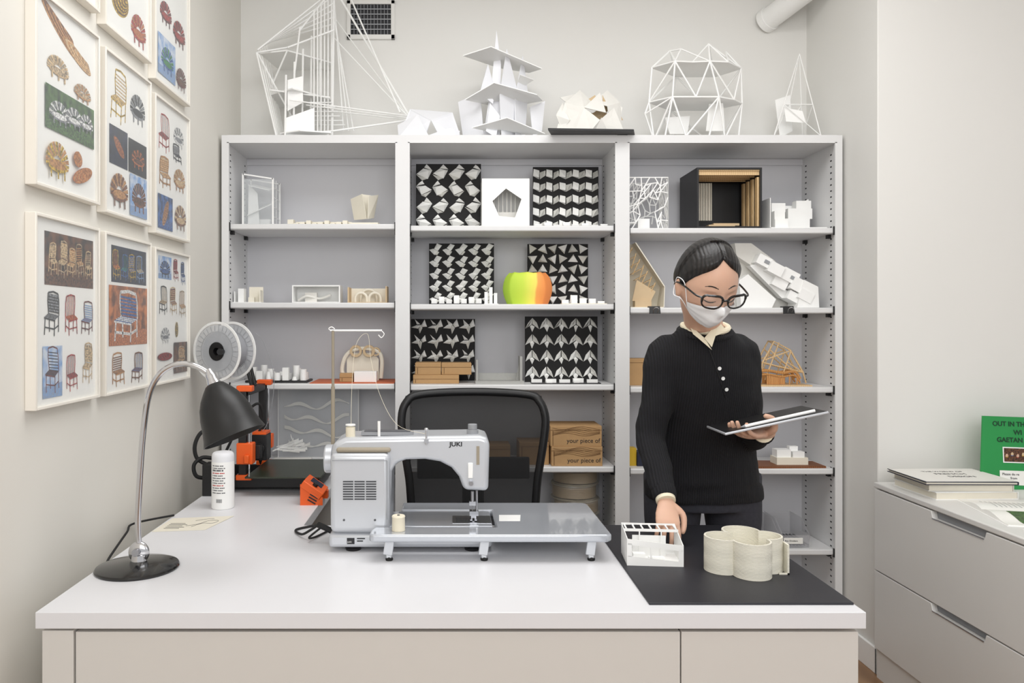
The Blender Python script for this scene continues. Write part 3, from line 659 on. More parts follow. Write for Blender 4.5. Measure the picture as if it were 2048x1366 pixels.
# ---------------------------------------------------------------- posters
def E(mb,xw,cy,cz,ry_,rz_,rot,m,n=28):
    ca,sa=math.cos(rad(rot)),math.sin(rad(rot)); P=[]
    for i in range(n):
        a=2*pi*i/n; u,v_=ry_*math.cos(a),rz_*math.sin(a); P.append((xw,cy+u*ca-v_*sa,cz+u*sa+v_*ca))
    mb.face(P,m)
MATS=['fine_'+n for n in PAL]+['blotch_'+n for n in PAL]
fi={n:i for i,n in enumerate(PAL)}
def poster(y0,y1,z0,z1,items,label):
    xw=-.965; t=thing('framed_poster',label,'framed poster',(xw,(y0+y1)/2,z0),'framed posters of chairs on the left wall')
    w=.008; d=.026
    MB().box(xw,xw+d,y0,y0+w,z0,z1).box(xw,xw+d,y1-w,y1,z0,z1).box(xw,xw+d,y0+w,y1-w,z0,z0+w).box(xw,xw+d,y0+w,y1-w,z1-w,z1).build('frame','frame',t,bevel=.0015)
    MB().box(xw,xw+.016,y0+w,y1-w,z0+w,z1-w).build('poster_sheet','paper',t)
    m=MB(); X0=xw+.0163; lay=[0]; W=y1-y0;Hh=z1-z0; rn=random.Random(int(z0*1000+y0*100))
    def P(u,v_): return (X0+lay[0]*.00004,y0+u*W,z0+v_*Hh)
    for it in items:
        lay[0]+=1; k=it[0]
        if k=='r':
            _,u0,v0,u1,v1,c=it; m.face([P(u0,v0),P(u1,v0),P(u1,v1),P(u0,v1)],fi[c]+len(PAL))
            lay[0]+=1; m.face([P(u0,v0),P(u1,v0),P(u1,v0+(v1-v0)*.28),P(u0,v0+(v1-v0)*.22)],fi[c])
        elif k=='s':
            _,u,v_,a,b,c1,c2,rot=it
            for i in range(11):
                lay[0]+=1; f=1-i*.088; p_=P(u+ a*.07*i*math.cos(rad(rot)),v_+b*.06*i*math.sin(rad(rot))+b*.02*i)
                E(m,p_[0],p_[1],p_[2],a*W*f,b*Hh*f*(1-.02*i),rot,fi[c1 if i%2==0 else c2],24)
        elif k=='b':
            _,u,v_,w_,h_,c1,c2=it
            for i in range(14):
                a0=rad(200-i*16.4); a1=rad(200-(i+.80)*16.4); lay[0]+=1
                o_=lambda a,r:P(u+w_*.5+w_*.5*r*math.cos(a),v_+h_*.42+h_*.56*r*math.sin(a)*(1 if math.sin(a)>0 else .6))
                m.face([o_(a0,.35),o_(a1,.35),o_(a1,1),o_(a0,1)],fi[c1 if i%2 else c2])
            lay[0]+=1; p_=P(u+w_*.5,v_+h_*.34); E(m,p_[0],p_[1],p_[2],w_*W*.42,h_*Hh*.17,0,fi[c2])
            lay[0]+=1; p_=P(u+w_*.5,v_+h_*.37); E(m,p_[0],p_[1],p_[2],w_*W*.36,h_*Hh*.12,0,fi[c1])
            for a_ in(.2,.5,.78): m.face([P(u+w_*a_,v_),P(u+w_*(a_+.06),v_),P(u+w_*(a_+.05),v_+h_*.25),P(u+w_*(a_-.01),v_+h_*.25)],fi[c2])
        elif k=='c':
            _,u,v_,w_,h_,c1,c2=it; sk=rn.uniform(-.12,.12); fl=rn.random()<.5
            def Q(a,b):
                a=1-a if fl else a
                return P(u+(a+sk*b)*w_,v_+b*h_)
            def ln(a,b,c,d_,tk,cc):
                dx,dy=(c-a)*w_*W,(d_-b)*h_*Hh; L_=math.hypot(dx,dy)+1e-9; nx_,ny_=-dy/L_*tk/(w_*W),dx/L_*tk/(h_*Hh)
                m.face([Q(a-nx_,b-ny_),Q(c-nx_,d_-ny_),Q(c+nx_,d_+ny_),Q(a+nx_,b+ny_)],fi[cc])
            tk=.0017*max(.8,w_/.22)
            for a,b,c,d_ in((.03,0,.07,.42),(.66,-.04,.68,.38),(.94,.06,.93,.45),(.35,.07,.32,.45),(.05,.18,.66,.13),(.68,.14,.93,.22)): ln(a,b,c,d_,tk,c1)
            lay[0]+=1
            m.face([Q(0,.42),Q(.7,.35),Q(.98,.46),Q(.3,.52)],fi[c2]); m.face([Q(0,.42),Q(.7,.35),Q(.7,.31),Q(0,.38)],fi[c1])
            lay[0]+=1
            for i in range(3): f=.25*(i+1); ln(.0+.3*f,.42+.1*f,.7+.28*f,.35+.11*f,tk*.4,c1)
            P1=[(.28,.5),(.22,.8),(.24,1)]; P3=[(.95,.45),(.94,.8),(.88,.98)]
            for A_ in(P1,P3):
                for a_,b_ in zip(A_,A_[1:]): ln(a_[0],a_[1],b_[0],b_[1],tk,c1)
            ln(.24,1,.56,1.03,tk*1.2,c1); ln(.56,1.03,.88,.98,tk*1.2,c1)
            st_=rn.random()
            if st_<.35: m.face([Q(.28,.55),Q(.94,.5),Q(.90,.95),Q(.25,.98)],fi[c2]); lay[0]+=1
            for i in range(6):
                f=.12+.14*i
                if st_<.6: ln(.27-.04*f,.5+.5*f,.93-.04*f,.46+.5*f,tk*.8,c2 if st_>.35 else c1)
                else: ln(.34+.1*i,.5-.01*i,.32+.1*i,1.01,tk*.7,c2 if i%2 else c1)
    m.build('printed_pictures',MATS,t)
    MB().box(xw+.0225,xw+.0235,y0+w,y1-w,z0+w,z1-w).build('glazing','glass',t)
c1=(1.745,2.068);c2=(2.10,2.425);c3=(2.457,2.785)
poster(*c1,1.664,2.117,[('s',.38,.88,.30,.036,'wood','woodd',-28),('s',.66,.80,.24,.036,'wood','woodl',-18),('b',.20,.60,.32,.13,'tan','woodl'),('b',.60,.56,.28,.10,'tan','wood'),
 ('r',.17,.32,.93,.55,'grass'),('b',.22,.36,.30,.13,'white','greyp'),('b',.46,.38,.27,.12,'white','greyp'),('b',.68,.39,.22,.11,'white','greyp'),('b',.16,.07,.34,.20,'wood','yellow'),('s',.72,.14,.17,.04,'orangewood','wood',20),('s',.64,.22,.06,.05,'orangewood','wood',80)],'large framed poster of slatted loungers with white shells on green grass')
poster(*c1,1.149,1.602,[('r',.17,.64,.93,.92,'brown'),('c',.22,.70,.13,.16,'woodl','tan'),('c',.36,.69,.14,.19,'tan','woodl'),('c',.50,.70,.13,.15,'woodl','wood'),('c',.64,.70,.13,.18,'tan','wood'),('c',.78,.70,.12,.15,'woodl','tan'),
 ('c',.16,.38,.22,.22,'black','greyp'),('c',.46,.38,.20,.21,'red','orangewood'),('c',.72,.38,.20,.18,'redd','sky'),
 ('r',.14,.05,.42,.32,'sky'),('c',.18,.08,.2,.23,'redd','navy'),('c',.48,.07,.18,.19,'red','redd'),('c',.74,.10,.17,.22,'woodl','tan')],'framed poster with brown photograph above red and patchwork chairs')
poster(*c1,2.18,2.60,[('r',.15,.1,.9,.5,'brown'),('r',.15,.55,.9,.9,'blue')],'framed poster cut off at the top, above the shell lounger poster')
poster(*c2,1.148,1.600,[('r',.17,.70,.93,.93,'navy'),('c',.2,.72,.16,.18,'yellow','red'),('c',.36,.72,.16,.16,'blue','green'),('c',.52,.72,.16,.17,'yellow','blue'),('c',.70,.72,.18,.17,'sky','yellow'),
 ('r',.12,.30,.95,.68,'orangewood'),('c',.22,.33,.52,.31,'white','blue'),('c',.18,.05,.26,.20,'wood','woodd'),('c',.58,.05,.26,.19,'woodd','blue')],'framed poster with orange picture of a striped woven chair')
poster(*c2,1.652,2.105,[('c',.15,.60,.32,.32,'yellow','woodl'),('b',.56,.66,.34,.20,'black','greyp'),
 ('r',.13,.32,.5,.56,'navy'),('s',.32,.44,.13,.035,'woodd','orangewood',-35),('r',.52,.32,.93,.54,'black'),('b',.58,.36,.3,.13,'brown','orangewood'),
 ('b',.14,.06,.36,.22,'wood','woodd'),('r',.54,.04,.93,.31,'sky'),('b',.58,.07,.32,.2,'brown','woodd')],'framed poster with rattan chairs above a dark blue and black picture')
poster(*c2,2.165,2.60,[('s',.35,.25,.18,.10,'yellow','brown',10),('b',.58,.06,.34,.22,'orangewood','red'),('r',.1,.5,.93,.9,'brown')],'framed poster cut off at the top showing yellow and orange striped bowls')
poster(*c3,1.148,1.592,[('r',.14,.78,.5,.95,'sky'),('b',.18,.79,.28,.13,'blue','navy'),('c',.55,.78,.15,.16,'red','redd'),('c',.78,.76,.13,.17,'blue','navy'),('c',.16,.52,.22,.2,'black','woodl'),('c',.45,.52,.2,.2,'woodl','redd'),('c',.72,.50,.2,.2,'tan','wood'),
 ('b',.2,.30,.24,.12,'greyp','white'),('s',.64,.40,.08,.03,'yellow','navy',90),('s',.3,.2,.2,.03,'redd','red',0),('r',.55,.06,.95,.3,'brown'),('c',.62,.08,.26,.18,'tan','wood')],'framed poster with blue chair and red sofa, nearest the printer')
poster(*c3,1.637,2.085,[('c',.15,.63,.3,.26,'red','redd'),('b',.56,.72,.3,.16,'greyp','white'),('c',.55,.60,.25,.13,'black','greyp'),('c',.15,.36,.32,.22,'wood','woodl'),('b',.56,.38,.34,.18,'woodl','wood'),
 ('r',.12,.05,.52,.3,'blue'),('s',.32,.17,.15,.04,'wood','woodd',60),('b',.58,.08,.34,.20,'woodl','woodd')],'framed poster with red ladder-back chair above a blue picture')
poster(*c3,2.13,2.57,[('s',.3,.8,.2,.05,'brown','woodd',20),('b',.18,.48,.32,.18,'red','redd'),('b',.54,.42,.36,.2,'red','redd'),('r',.12,.08,.6,.38,'sky'),('b',.2,.12,.34,.2,'green','blue'),('b',.62,.08,.3,.18,'brown','redd')],'framed poster with red striped shell seats above a pale blue picture')
# ---------------------------------------------------------------- relief panels
def relief(px0,px1,py0,zb,Y,nx,nz,kind,dep,label):
    x0,x1=X(px0,Y),X(px1,Y); z1=Z(py0,Y)
    t=thing('relief_panel',label,'relief panel',((x0+x1)/2,Y,zb),'black panels with white folded tiles')
    MB().box(x0,x1,Y,Y+.008,zb,z1).build('backing_board','panelblack',t)
    m=MB(); cw=(x1-x0)/nx; ch=(z1-zb-.004)/nz
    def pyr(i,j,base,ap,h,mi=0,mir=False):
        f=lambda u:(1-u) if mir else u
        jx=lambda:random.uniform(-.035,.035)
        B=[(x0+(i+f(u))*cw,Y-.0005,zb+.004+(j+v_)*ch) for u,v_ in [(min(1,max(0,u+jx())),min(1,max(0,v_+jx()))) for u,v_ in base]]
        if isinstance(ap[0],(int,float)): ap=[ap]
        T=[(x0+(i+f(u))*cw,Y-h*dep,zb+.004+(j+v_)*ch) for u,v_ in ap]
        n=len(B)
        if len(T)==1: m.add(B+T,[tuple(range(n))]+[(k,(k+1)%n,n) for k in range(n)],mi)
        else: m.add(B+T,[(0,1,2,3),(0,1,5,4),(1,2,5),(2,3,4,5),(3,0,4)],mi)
    for j in range(nz):
        for i in range(nx):
            r=random.uniform(-.04,.04)
            if kind=='fan':
                pyr(i,j,[(.0,.62),(.30,.12),(.95,.42),(.55,.72)],(.22,.50+r),1.0,0,j%2==1)
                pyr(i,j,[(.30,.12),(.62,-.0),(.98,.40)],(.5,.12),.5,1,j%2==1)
                pyr(i,j,[(.0,.64),(.52,.76),(.35,.98)],(.2,.8),.6,0,j%2==1)
            elif kind=='wave':
                f=.45+.55*j/nz
                pyr(i,j,[(0,.28),(.48,.04),(.5,.60),(.04,.82)],[(.42,.12),(.42,.64)],f,0)
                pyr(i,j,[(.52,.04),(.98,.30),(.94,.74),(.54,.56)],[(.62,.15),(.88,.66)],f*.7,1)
            elif kind=='twist':
                pyr(i,j,[(.0,.46),(.4,.06),(.66,.40),(.30,.60)],(.40,.36),.8,0)
                pyr(i,j,[(.36,.60),(.70,.40),(1.0,.84),(.62,1.0)],(.66,.70),.7,0)
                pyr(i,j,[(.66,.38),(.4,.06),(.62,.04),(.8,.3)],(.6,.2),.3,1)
            elif kind=='tri':
                a=random.random()*6.28; R0=.55+.1*j/nz; P=[(.5+R0*math.cos(a+k*2.1)*(1 if k else 1.15),.5+R0*math.sin(a+k*2.1)) for k in range(3)]
                P=[(min(1,max(0,u)),min(1,max(0,v_))) for u,v_ in P]
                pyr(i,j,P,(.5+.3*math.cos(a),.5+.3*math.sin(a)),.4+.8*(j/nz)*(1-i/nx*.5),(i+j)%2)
            elif kind=='zee':
                pyr(i,j,[(.02,.42),(.46,.36),(.62,.62),(.30,.60)],(.42,.5),.6,0)
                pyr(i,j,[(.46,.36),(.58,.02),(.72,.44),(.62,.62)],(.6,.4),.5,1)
                pyr(i,j,[(.62,.62),(.72,.44),(.98,.52),(.86,.98)],(.74,.6),.6,0)
                pyr(i,j,[(.22,.98),(.34,.62),(.58,.64)],(.36,.7),.5,0)
            elif kind=='bird':
                f=.4+.5*j/nz
                pyr(i,j,[(0,.24),(.48,.50),(.48,.92),(.20,.62)],[(.26,.46),(.44,.80)],.9*f,0)
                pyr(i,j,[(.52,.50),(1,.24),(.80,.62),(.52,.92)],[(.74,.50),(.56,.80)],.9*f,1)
                pyr(i,j,[(.34,.38),(.5,.04),(.66,.38),(.5,.50)],(.5,.36),.6*f,0)
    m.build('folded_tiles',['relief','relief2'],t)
B1,B2,B3,B4=SH['b'][:4]
relief(832,962,328,B1,3.42,4,4,'fan',.034,'relief panel with large curved white wedges on the top shelf, left of the pentagon box')
relief(1066,1197,334,B1,3.42,5,5,'wave',.028,'relief panel with wavy chevron tiles on the top shelf, right of the pentagon box')
relief(858,988,487,B2,3.42,5,5,'twist',.020,'relief panel of small twisted tiles on the second shelf, left of the colourful lantern')
relief(1055,1176,488,B2,3.44,6,6,'tri',.026,'relief panel of scattered triangles behind the colourful lantern')
relief(822,950,638,B3,3.44,4,4,'zee',.020,'relief panel of zigzag tiles standing behind the brown cardboard boxes')
relief(1050,1195,633,B3,3.36,5,4,'bird',.024,'relief panel of bird-shaped chevrons on the third shelf, above the printed cartons')
def blocks(px0,px1,Y,zb,hs,label,base='black',m_='white',bt_=.004,dep=.05,name='block_model'):
    x0,x1=X(px0,Y),X(px1,Y); t=thing(name,label,'scale model',((x0+x1)/2,Y,zb))
    MB().box(x0,x1,Y-dep/2,Y+dep/2,zb,zb+bt_).build('base_board',base,t)
    m=MB(); n=len(hs); w=(x1-x0)/n
    for i,h in enumerate(hs):
        yy=Y-dep*.3+random.random()*dep*.3
        m.box(x0+i*w+.002,x0+(i+.8)*w,yy,yy+dep*.3,zb+bt_,zb+bt_+h)
        if i%2: m.box(x0+i*w+.004,x0+(i+.5)*w,yy-dep*.18,yy-.001,zb+bt_,zb+bt_+h*.5)
    m.build('blocks',m_,t); return t
blocks(1068,1218,3.30,B1,[.012,.018,.010,.02,.012,.016,.008,.012],'row of tiny white blocks below the wavy relief panel')
blocks(862,966,3.30,B2,[.02,.03,.018,.035,.02,.028,.022],'row of small white cubes in front of the twisted-tile panel')
blocks(968,996,3.30,B2,[.05,.07,.045],'three taller white cubes beside the colourful lantern','white')
blocks(1122,1212,3.27,B2,[.015,.035,.022,.02,.01],'low white stepped model right of the colourful lantern','cream')
blocks(1062,1200,3.28,B3,[.014,.016,.014,.018,.014],'thin black strip with low white blocks under the bird-shaped relief','black')
# pentagon box
Y=3.30; x0,x1=X(964,Y),X(1059,Y); zt_=Z(357,Y)
t=thing('pentagon_box','white box model with a pentagon opening on the top middle shelf','scale model',((x0+x1)/2,Y,B1))
cxm,czm=X(1018,Y),Z(408,Y)
pent=[(X(a,Y),Z(b,Y)) for a,b in((985,402),(1012,377),(1043,398),(1030,435),(998,432))]
m=MB(); O=[]
for u,v_ in pent:
    dx,dz=u-cxm,v_-czm; s_=1e9
    if dx>1e-6:s_=min(s_,(x1-cxm)/dx)
    if dx<-1e-6:s_=min(s_,(x0-cxm)/dx)
    if dz>1e-6:s_=min(s_,(zt_-czm)/dz)
    if dz<-1e-6:s_=min(s_,(B1-czm)/dz)
    O.append((cxm+dx*s_,czm+dz*s_))
cor=[(x0,B1),(x0,zt_),(x1,zt_),(x1,B1)]
def ang_(p): return math.atan2(p[1]-czm,p[0]-cxm)
seq=sorted([(ang_(p),p,'o') for p in O]+[(ang_(p),p,'c') for p in cor]); n=len(seq)
k0=[i for i,s_ in enumerate(seq) if s_[2]=='o'][0]; seq=seq[k0:]+seq[:k0]
def inner(p): return min(pent,key=lambda w:abs(((ang_(w)-ang_(p)+pi)%(2*pi))-pi))
i=0
while i<n:
    j=i+1; mid=[]
    while seq[j%n][2]=='c': mid.append(seq[j%n][1]); j+=1
    a_,b_=seq[i][1],seq[j%n][1]
    m.slab([(u,Y,v_) for u,v_ in [a_]+mid+[b_,inner(b_),inner(a_)]],.004,d=(0,1,0)); i=j
m.box(x0,x0+.003,Y+.004,Y+.12,B1,zt_).box(x1-.003,x1,Y+.004,Y+.12,B1,zt_).box(x0+.003,x1-.003,Y+.004,Y+.12,zt_-.003,zt_).box(x0+.003,x1-.003,Y+.117,Y+.12,B1,zt_-.003)
m.build('box_shell','white',t)
m=MB(); m.box(x0+.05,x1-.03,Y+.03,Y+.10,B1,B1+.03).box(x0+.07,x1-.05,Y+.05,Y+.10,B1+.03,B1+.075)
for i in range(6): m.box(x0+.055+.018*i,x0+.058+.018*i,Y+.05,Y+.06,B1+.075,B1+.16)
m.build('inner_steps','offwhite',t)
# lantern
Y=3.32; cx=X(1055,Y); w=X(1105,Y)-cx; zt_=Z(545,Y)
m=MB(); vs=[];fs=[];nu,nv=120,20; hh=zt_-B2
for j in range(nv+1):
    f=j/nv; rr=.84+.18*math.sin(pi*min(1,f*1.02))-.10*max(0,f-.8)*5*max(0,f-.8)*5
    for i in range(nu):
        a=2*pi*i/nu; rb=1-.05*abs(math.sin(a*4+.3)); rr2=max(.3,rr)
        vs.append((cx+w*.97*rr2*rb*math.cos(a),Y+.068*rr2*rb*math.sin(a),B2+hh*f*(1-.03*f*abs(math.sin(a*4+.3)))))
for j in range(nv):
    for i in range(nu): fs.append((j*nu+i,j*nu+(i+1)%nu,(j+1)*nu+(i+1)%nu,(j+1)*nu+i))
fs.append(tuple(range(nu))[::-1]); fs.append(tuple(nv*nu+i for i in range(nu)))
m.add(vs,fs); m.build('ribbed_lantern','lantern',label='ribbed lantern form painted lime green, yellow and orange',cat='lantern',ang=60)
def carton(x0,x1,y0,y1,z0,z1,label,txt=None,group=None,mat='card'):
    t=thing('cardboard_box',label,'cardboard box',((x0+x1)/2,(y0+y1)/2,z0),group)
    MB().box(x0,x1,y0,y1,z0,z1).build('box_body',mat,t,bevel=.002)
    MB().box(x0-.001,x1+.001,y0-.001,y0+.0005,z1-.018,z1-.017).box(x0+.01,x0+.012,y0-.0008,y0+.0005,z0+.004,z1-.02).build('flap_seam','cardd',t)
    if txt:
        text(txt,.026,(x1-.008,y0-.0008,z0+.016),RX,'text',t,'printed_words',align='RIGHT')
        m=MB()
        for i in range(6):
            P=[(x0+.008+(x1-x0-.016)*k/14,y0-.0006,z1-.008-i*.0055-.006*math.sin(k*.55+i*.5)) for k in range(15)]
            m.tube(P,.0007,4)
        m.build('printed_waves','cardd',t)
g='brown cardboard boxes stacked on the third shelf'
Y=3.27
carton(X(826,Y),X(918,Y),Y,Y+.13,B3,B3+.037,'wider brown cardboard box at the bottom of the pair below the zigzag relief',group=g)
carton(X(830,Y),X(882,Y),Y+.005,Y+.12,B3+.037,B3+.088,'left brown cardboard box on top of the flat box',group=g)
carton(X(883,Y),X(943,Y),Y+.01,Y+.11,B3+.0375,B3+.087,'right brown cardboard box on top of the flat box',group=g)
g='cartons printed with words on the fourth shelf'
Y=3.23
carton(X(1103,Y),X(1205,Y),Y,Y+.17,B4,B4+.082,'lower carton reading your piece of, beside the chair','your piece of',g)
carton(X(1101,Y),X(1204,Y),Y+.004,Y+.17,B4+.082,B4+.168,'upper carton reading your piece of, on the fourth shelf','your piece of',g)
carton(X(1040,Y),X(1100,Y),Y+.03,Y+.17,B4,B4+.095,'plain brown carton half hidden by the office chair')
carton(X(960,3.3),X(1020,3.3),3.28,3.40,B4,B4+.08,'plain carton seen through the chair mesh')
# grey U model
Y=3.30; x0,x1=X(950,Y),X(1046,Y)
t=thing('gallery_model','grey U-shaped slab model between the cardboard boxes and bird relief','scale model',((x0+x1)/2,Y,B3))
MB().box(x0,x1,Y-.05,Y+.05,B3,B3+.012).build('base_slab','grey3',t)
MB().box(x0+.004,x0+.012,Y-.02,Y+.05,B3+.012,B3+.10).box(x1-.016,x1-.006,Y-.03,Y+.05,B3+.012,B3+.115).box(x0+.012,x1-.016,Y+.04,Y+.05,B3+.012,B3+.04).slab([(x1-.03,Y+.02,B3+.012),(x1-.016,Y+.02,B3+.012),(x1-.016,Y+.02,B3+.08)],.004,d=(0,1,0)).build('upright_walls','grey3',t)
sp=thing('stored_spool','spool of filament in clear bag, topmost of the stack under the cartons','filament spool',(X(1150,3.34),3.34,.404+4*.064),'bagged filament spools under the cartons')
c=Vector(sp.location)
MB().lathe([(.10,0),(.10,.004),(.06,.004),(.06,.058),(.10,.058),(.10,.062),(.025,.062),(.025,0)],c,n=48,cap=False).build('spool_body','spoolclear',sp)
MB().lathe([(.06,.006),(.094,.008),(.094,.054),(.06,.056)],c,n=48,cap=False).build('filament_winding','filtan',sp)
m=MB(); pr=[(.03,-.0),(.098,.0005),(.105,.01),(.103,.03),(.106,.05),(.098,.0635),(.02,.0635)]; m.lathe(pr,c,n=24,cap=False)
for i,v_ in enumerate(m.v):
    dd=(v_-c); f=1+.025*math.sin(i*2.3); m.v[i]=Vector((c.x+dd.x*f,c.y+dd.y*f,v_.z))
m.build('clear_bag','bag',sp)
for k,w_ in enumerate(('lowest','second','third','fourth')):
    dup(sp,(c.x+.004*(-1)**k,c.y,.404+k*.064),0,'spool of filament in clear bag, %s from the bottom of the stack'%w_)
# ---------------------------------------------------------------- left unit
A1,A2,A3,A4,A5=SH['a'][:5]
Y=3.30; x0,x1=X(486,Y),X(546,Y); ya,yb=Y,Y+.13; zt_=Z(347,Y)
t=thing('display_case','clear acrylic display case with white frame on the top left shelf','display case',((x0+x1)/2,Y+.06,A1))
m=MB(); w=.0035
for a in(x0,x1):
    for b_ in(ya,yb): m.box(a-w,a+w,b_-w,b_+w,A1,zt_-(.02 if a==x1 else 0))
    m.box(a-w,a+w,ya,yb,A1,A1+.006)
for b_ in(ya,yb):
    m.box(x0,x1,b_-w,b_+w,A1,A1+.006); m.slab([(x0,b_-w,zt_),(x1,b_-w,zt_-.02),(x1,b_-w,zt_-.026),(x0,b_-w,zt_-.006)],w*2,d=(0,1,0))
for k in range(1,5): m.box(x1-.001,x1+.001,ya,yb,A1+k*.042,A1+k*.042+.002)
m.box(x1-.001,x1+.001,ya+.06,ya+.062,A1,zt_-.02)
m.build('case_frame','white',t)
MB().box(x0,x1,ya-.001,ya+.001,A1+.006,zt_-.024).box(x1-.0005,x1+.0005,ya,yb,A1+.006,zt_-.024).box(x0-.001,x0+.001,ya,yb,A1+.006,zt_-.01).build('clear_panels','acry',t)
m=MB(); m.slab([(x0+.01,ya+.03,A1+.05),(x1-.01,ya+.03,A1+.10),(x1-.01,yb-.01,A1+.13),(x0+.01,yb-.01,A1+.08)],.003).slab([(x0+.008,ya+.05,A1+.006),(x0+.06,ya+.05,A1+.006),(x0+.05,ya+.05,A1+.15),(x0+.012,ya+.05,A1+.19)],.003).slab([(x0+.02,ya+.02,zt_-.05),(x1-.02,ya+.02,zt_-.07),(x1-.02,yb-.02,zt_-.05),(x0+.02,yb-.02,zt_-.03)],.003)
m.box(x0+.03,x1-.03,ya+.07,ya+.10,A1+.006,A1+.04); m.build('inner_planes','white',t)
Y=3.30
t=thing('long_site_model','long low white site model with an upright folded tower','scale model',(X(675,Y),Y,A1))
MB().box(X(572,Y),X(780,Y),Y-.04,Y+.06,A1,A1+.005).build('base_board','white',t)
m=MB(); x0=X(575,Y)
m.box(x0,x0+.025,Y,Y+.04,A1+.005,A1+.03)
for i in range(9): m.box(x0+.03+i*.026,x0+.05+i*.026,Y-.02+.004*(i%3),Y+.03,A1+.005,A1+.012+.006*(i%3))
m.box(x0+.03,x0+.27,Y+.035,Y+.04,A1+.005,A1+.024); m.build('low_buildings','cream',t)
m=MB(); P=lambda a,b,dy:q(a,b,Y+dy)
m.slab([P(701,398,.03),P(724,388,-.02),P(733,438,-.02),P(708,440,.03)],.003).slab([P(738,392,-.03),P(757,390,.03),P(748,436,.03),P(736,438,-.03)],.003).slab([P(722,388,.02),P(742,391,.02),P(742,437,.02),P(726,438,.02)],.003)
m.slab([(X(703,Y),Y-.03,A1+.005),(X(757,Y),Y-.03,A1+.005),(X(762,Y),Y+.04,A1+.005),(X(708,Y),Y+.05,A1+.005)],.008,d=(0,0,1)); m.build('folded_tower','cream',t)
Y=3.30
t=thing('small_room_model','small white corner room model at the left of the second shelf','scale model',(X(500,Y),Y,A2))
x0=X(468,Y); m=MB(); m.box(x0,x0+.125,Y-.03,Y+.05,A2,A2+.004).box(x0+.005,x0+.008,Y-.02,Y+.045,A2+.004,A2+.05).box(x0+.02,x0+.045,Y-.01,Y+.03,A2+.004,A2+.062).build('walls','white',t)
MB().box(x0+.06,x0+.12,Y+.02,Y+.025,A2+.004,A2+.07).box(x0+.115,x0+.119,Y-.025,Y+.02,A2+.004,A2+.055).box(x0+.065,x0+.09,Y-.015,Y+.005,A2+.004,A2+.025).build('partitions','cream',t)
t=thing('frame_box_model','long white open-front box model in the middle of the second left shelf','scale model',(X(634,Y),Y,A2))
x0,x1=X(587,Y),X(682,Y); zt_=Z(571,Y); m=MB(); w=.005
m.box(x0,x1,Y-.03,Y+.06,A2,A2+w).box(x0,x1,Y-.03,Y+.06,zt_-w,zt_).box(x0,x0+w,Y-.03,Y+.06,A2+w,zt_-w).box(x1-w,x1,Y-.03,Y+.06,A2+w,zt_-w).box(x0+w,x1-w,Y+.056,Y+.06,A2+w,zt_-w).build('box_frame','white',t)
MB().box(x0+.05,x0+.10,Y+.0,Y+.02,A2+w,A2+.045).tube(cr([(x0+.02,Y+.01,A2+.012),(x0+.06,Y-.01,A2+.03),(x0+.11,Y+.01,A2+.02),(x0+.16,Y,A2+.035)],5),.005,8).build('inner_forms','offwhite',t)
t=thing('arched_model','tan sided model with arched white openings on the second left shelf','scale model',(X(735,Y),Y,A2))
x0,x1=X(697,Y),X(775,Y); m=MB(); m.box(x0,x0+.006,Y-.03,Y+.06,A2,Z(575,Y)).box(x1-.006,x1,Y-.03,Y+.06,A2,Z(573,Y)).box(x0+.006,x1-.006,Y-.03,Y+.06,A2,A2+.004).build('side_walls','tan',t)
m=MB()
def arch(cx_,r,yy,h):
    P=[]
    for i in range(13):
        a=pi*i/12; P.append((cx_+r*math.cos(a),yy,A2+.004+h+r*math.sin(a)))
    m.tube([(cx_+r,yy,A2+.004)]+P+[(cx_-r,yy,A2+.004)],.006,8)
arch((x0+x1)/2-.03,.025,Y,.015); arch((x0+x1)/2+.03,.025,Y,.015); arch((x0+x1)/2,.035,Y+.03,.02); m.box(x0+.006,x1-.006,Y+.05,Y+.055,A2+.004,A2+.065); m.build('arches','cream',t)
Y=3.32
t=thing('cylinder_blocks_model','white printed model of cylinders on a black base behind the printer','scale model',(X(560,Y),Y,A3))
x0,x1=X(497,Y),X(620,Y)
MB().box(x0,x1,Y-.06,Y+.07,A3,A3+.01).build('base_board','black',t,bevel=.003)
m=MB()
for i in range(7):
    for j in range(3):
        h=.018+.05*((i*3+j*5)%7)/7; cx_=x0+.022+i*.037; cy_=Y-.04+j*.038
        if (i+j)%3==0: m.cyl((cx_,cy_,A3+.01),(cx_,cy_,A3+.01+h),.014,n=20)
        elif (i+j)%3==1: m.box(cx_-.013,cx_+.013,cy_-.012,cy_+.012,A3+.01,A3+.01+h)
        else: m.cyl((cx_,cy_,A3+.01),(cx_,cy_,A3+.01+h*.6),.012,.007,n=16)
m.build('printed_blocks','white',t)
MB().box(X(622,3.26),X(790,3.26),3.225,3.46,A3,A3+.003).build('orange_sheet','orangesheet',label='thin orange sheet lying on the third left shelf',cat='sheet')
Y=3.36;z0=A3+.003
t=thing('cat_face_arch','cream laser-cut arch with two round rings on the orange sheet','scale model',(X(722,Y),Y,z0))
def bq(a,b,c_=.012):
    p=q(a,b,Y); p.z=max(p.z,z0+c_); return p
MB().tube(cr([bq(a,b,.01) for a,b in[(690,765),(684,740),(690,715),(706,700),(735,697),(757,704),(764,722),(762,765)]],6),.009,8).build('arch_band','cream',t)
m=MB()
for a in(712,738):
    c_=q(a,702,Y-.004); m.lathe([(.016,-.010),(.026,-.010),(.026,.008),(.016,.008),(.016,-.010)],c_,Rx(90),n=32,cap=False)
m.lathe([(.013,-.008),(.019,-.008),(.019,.008),(.013,.008),(.013,-.008)],q(752,703,Y),Rx(90),n=28,cap=False)
m.build('rings','tan',t)
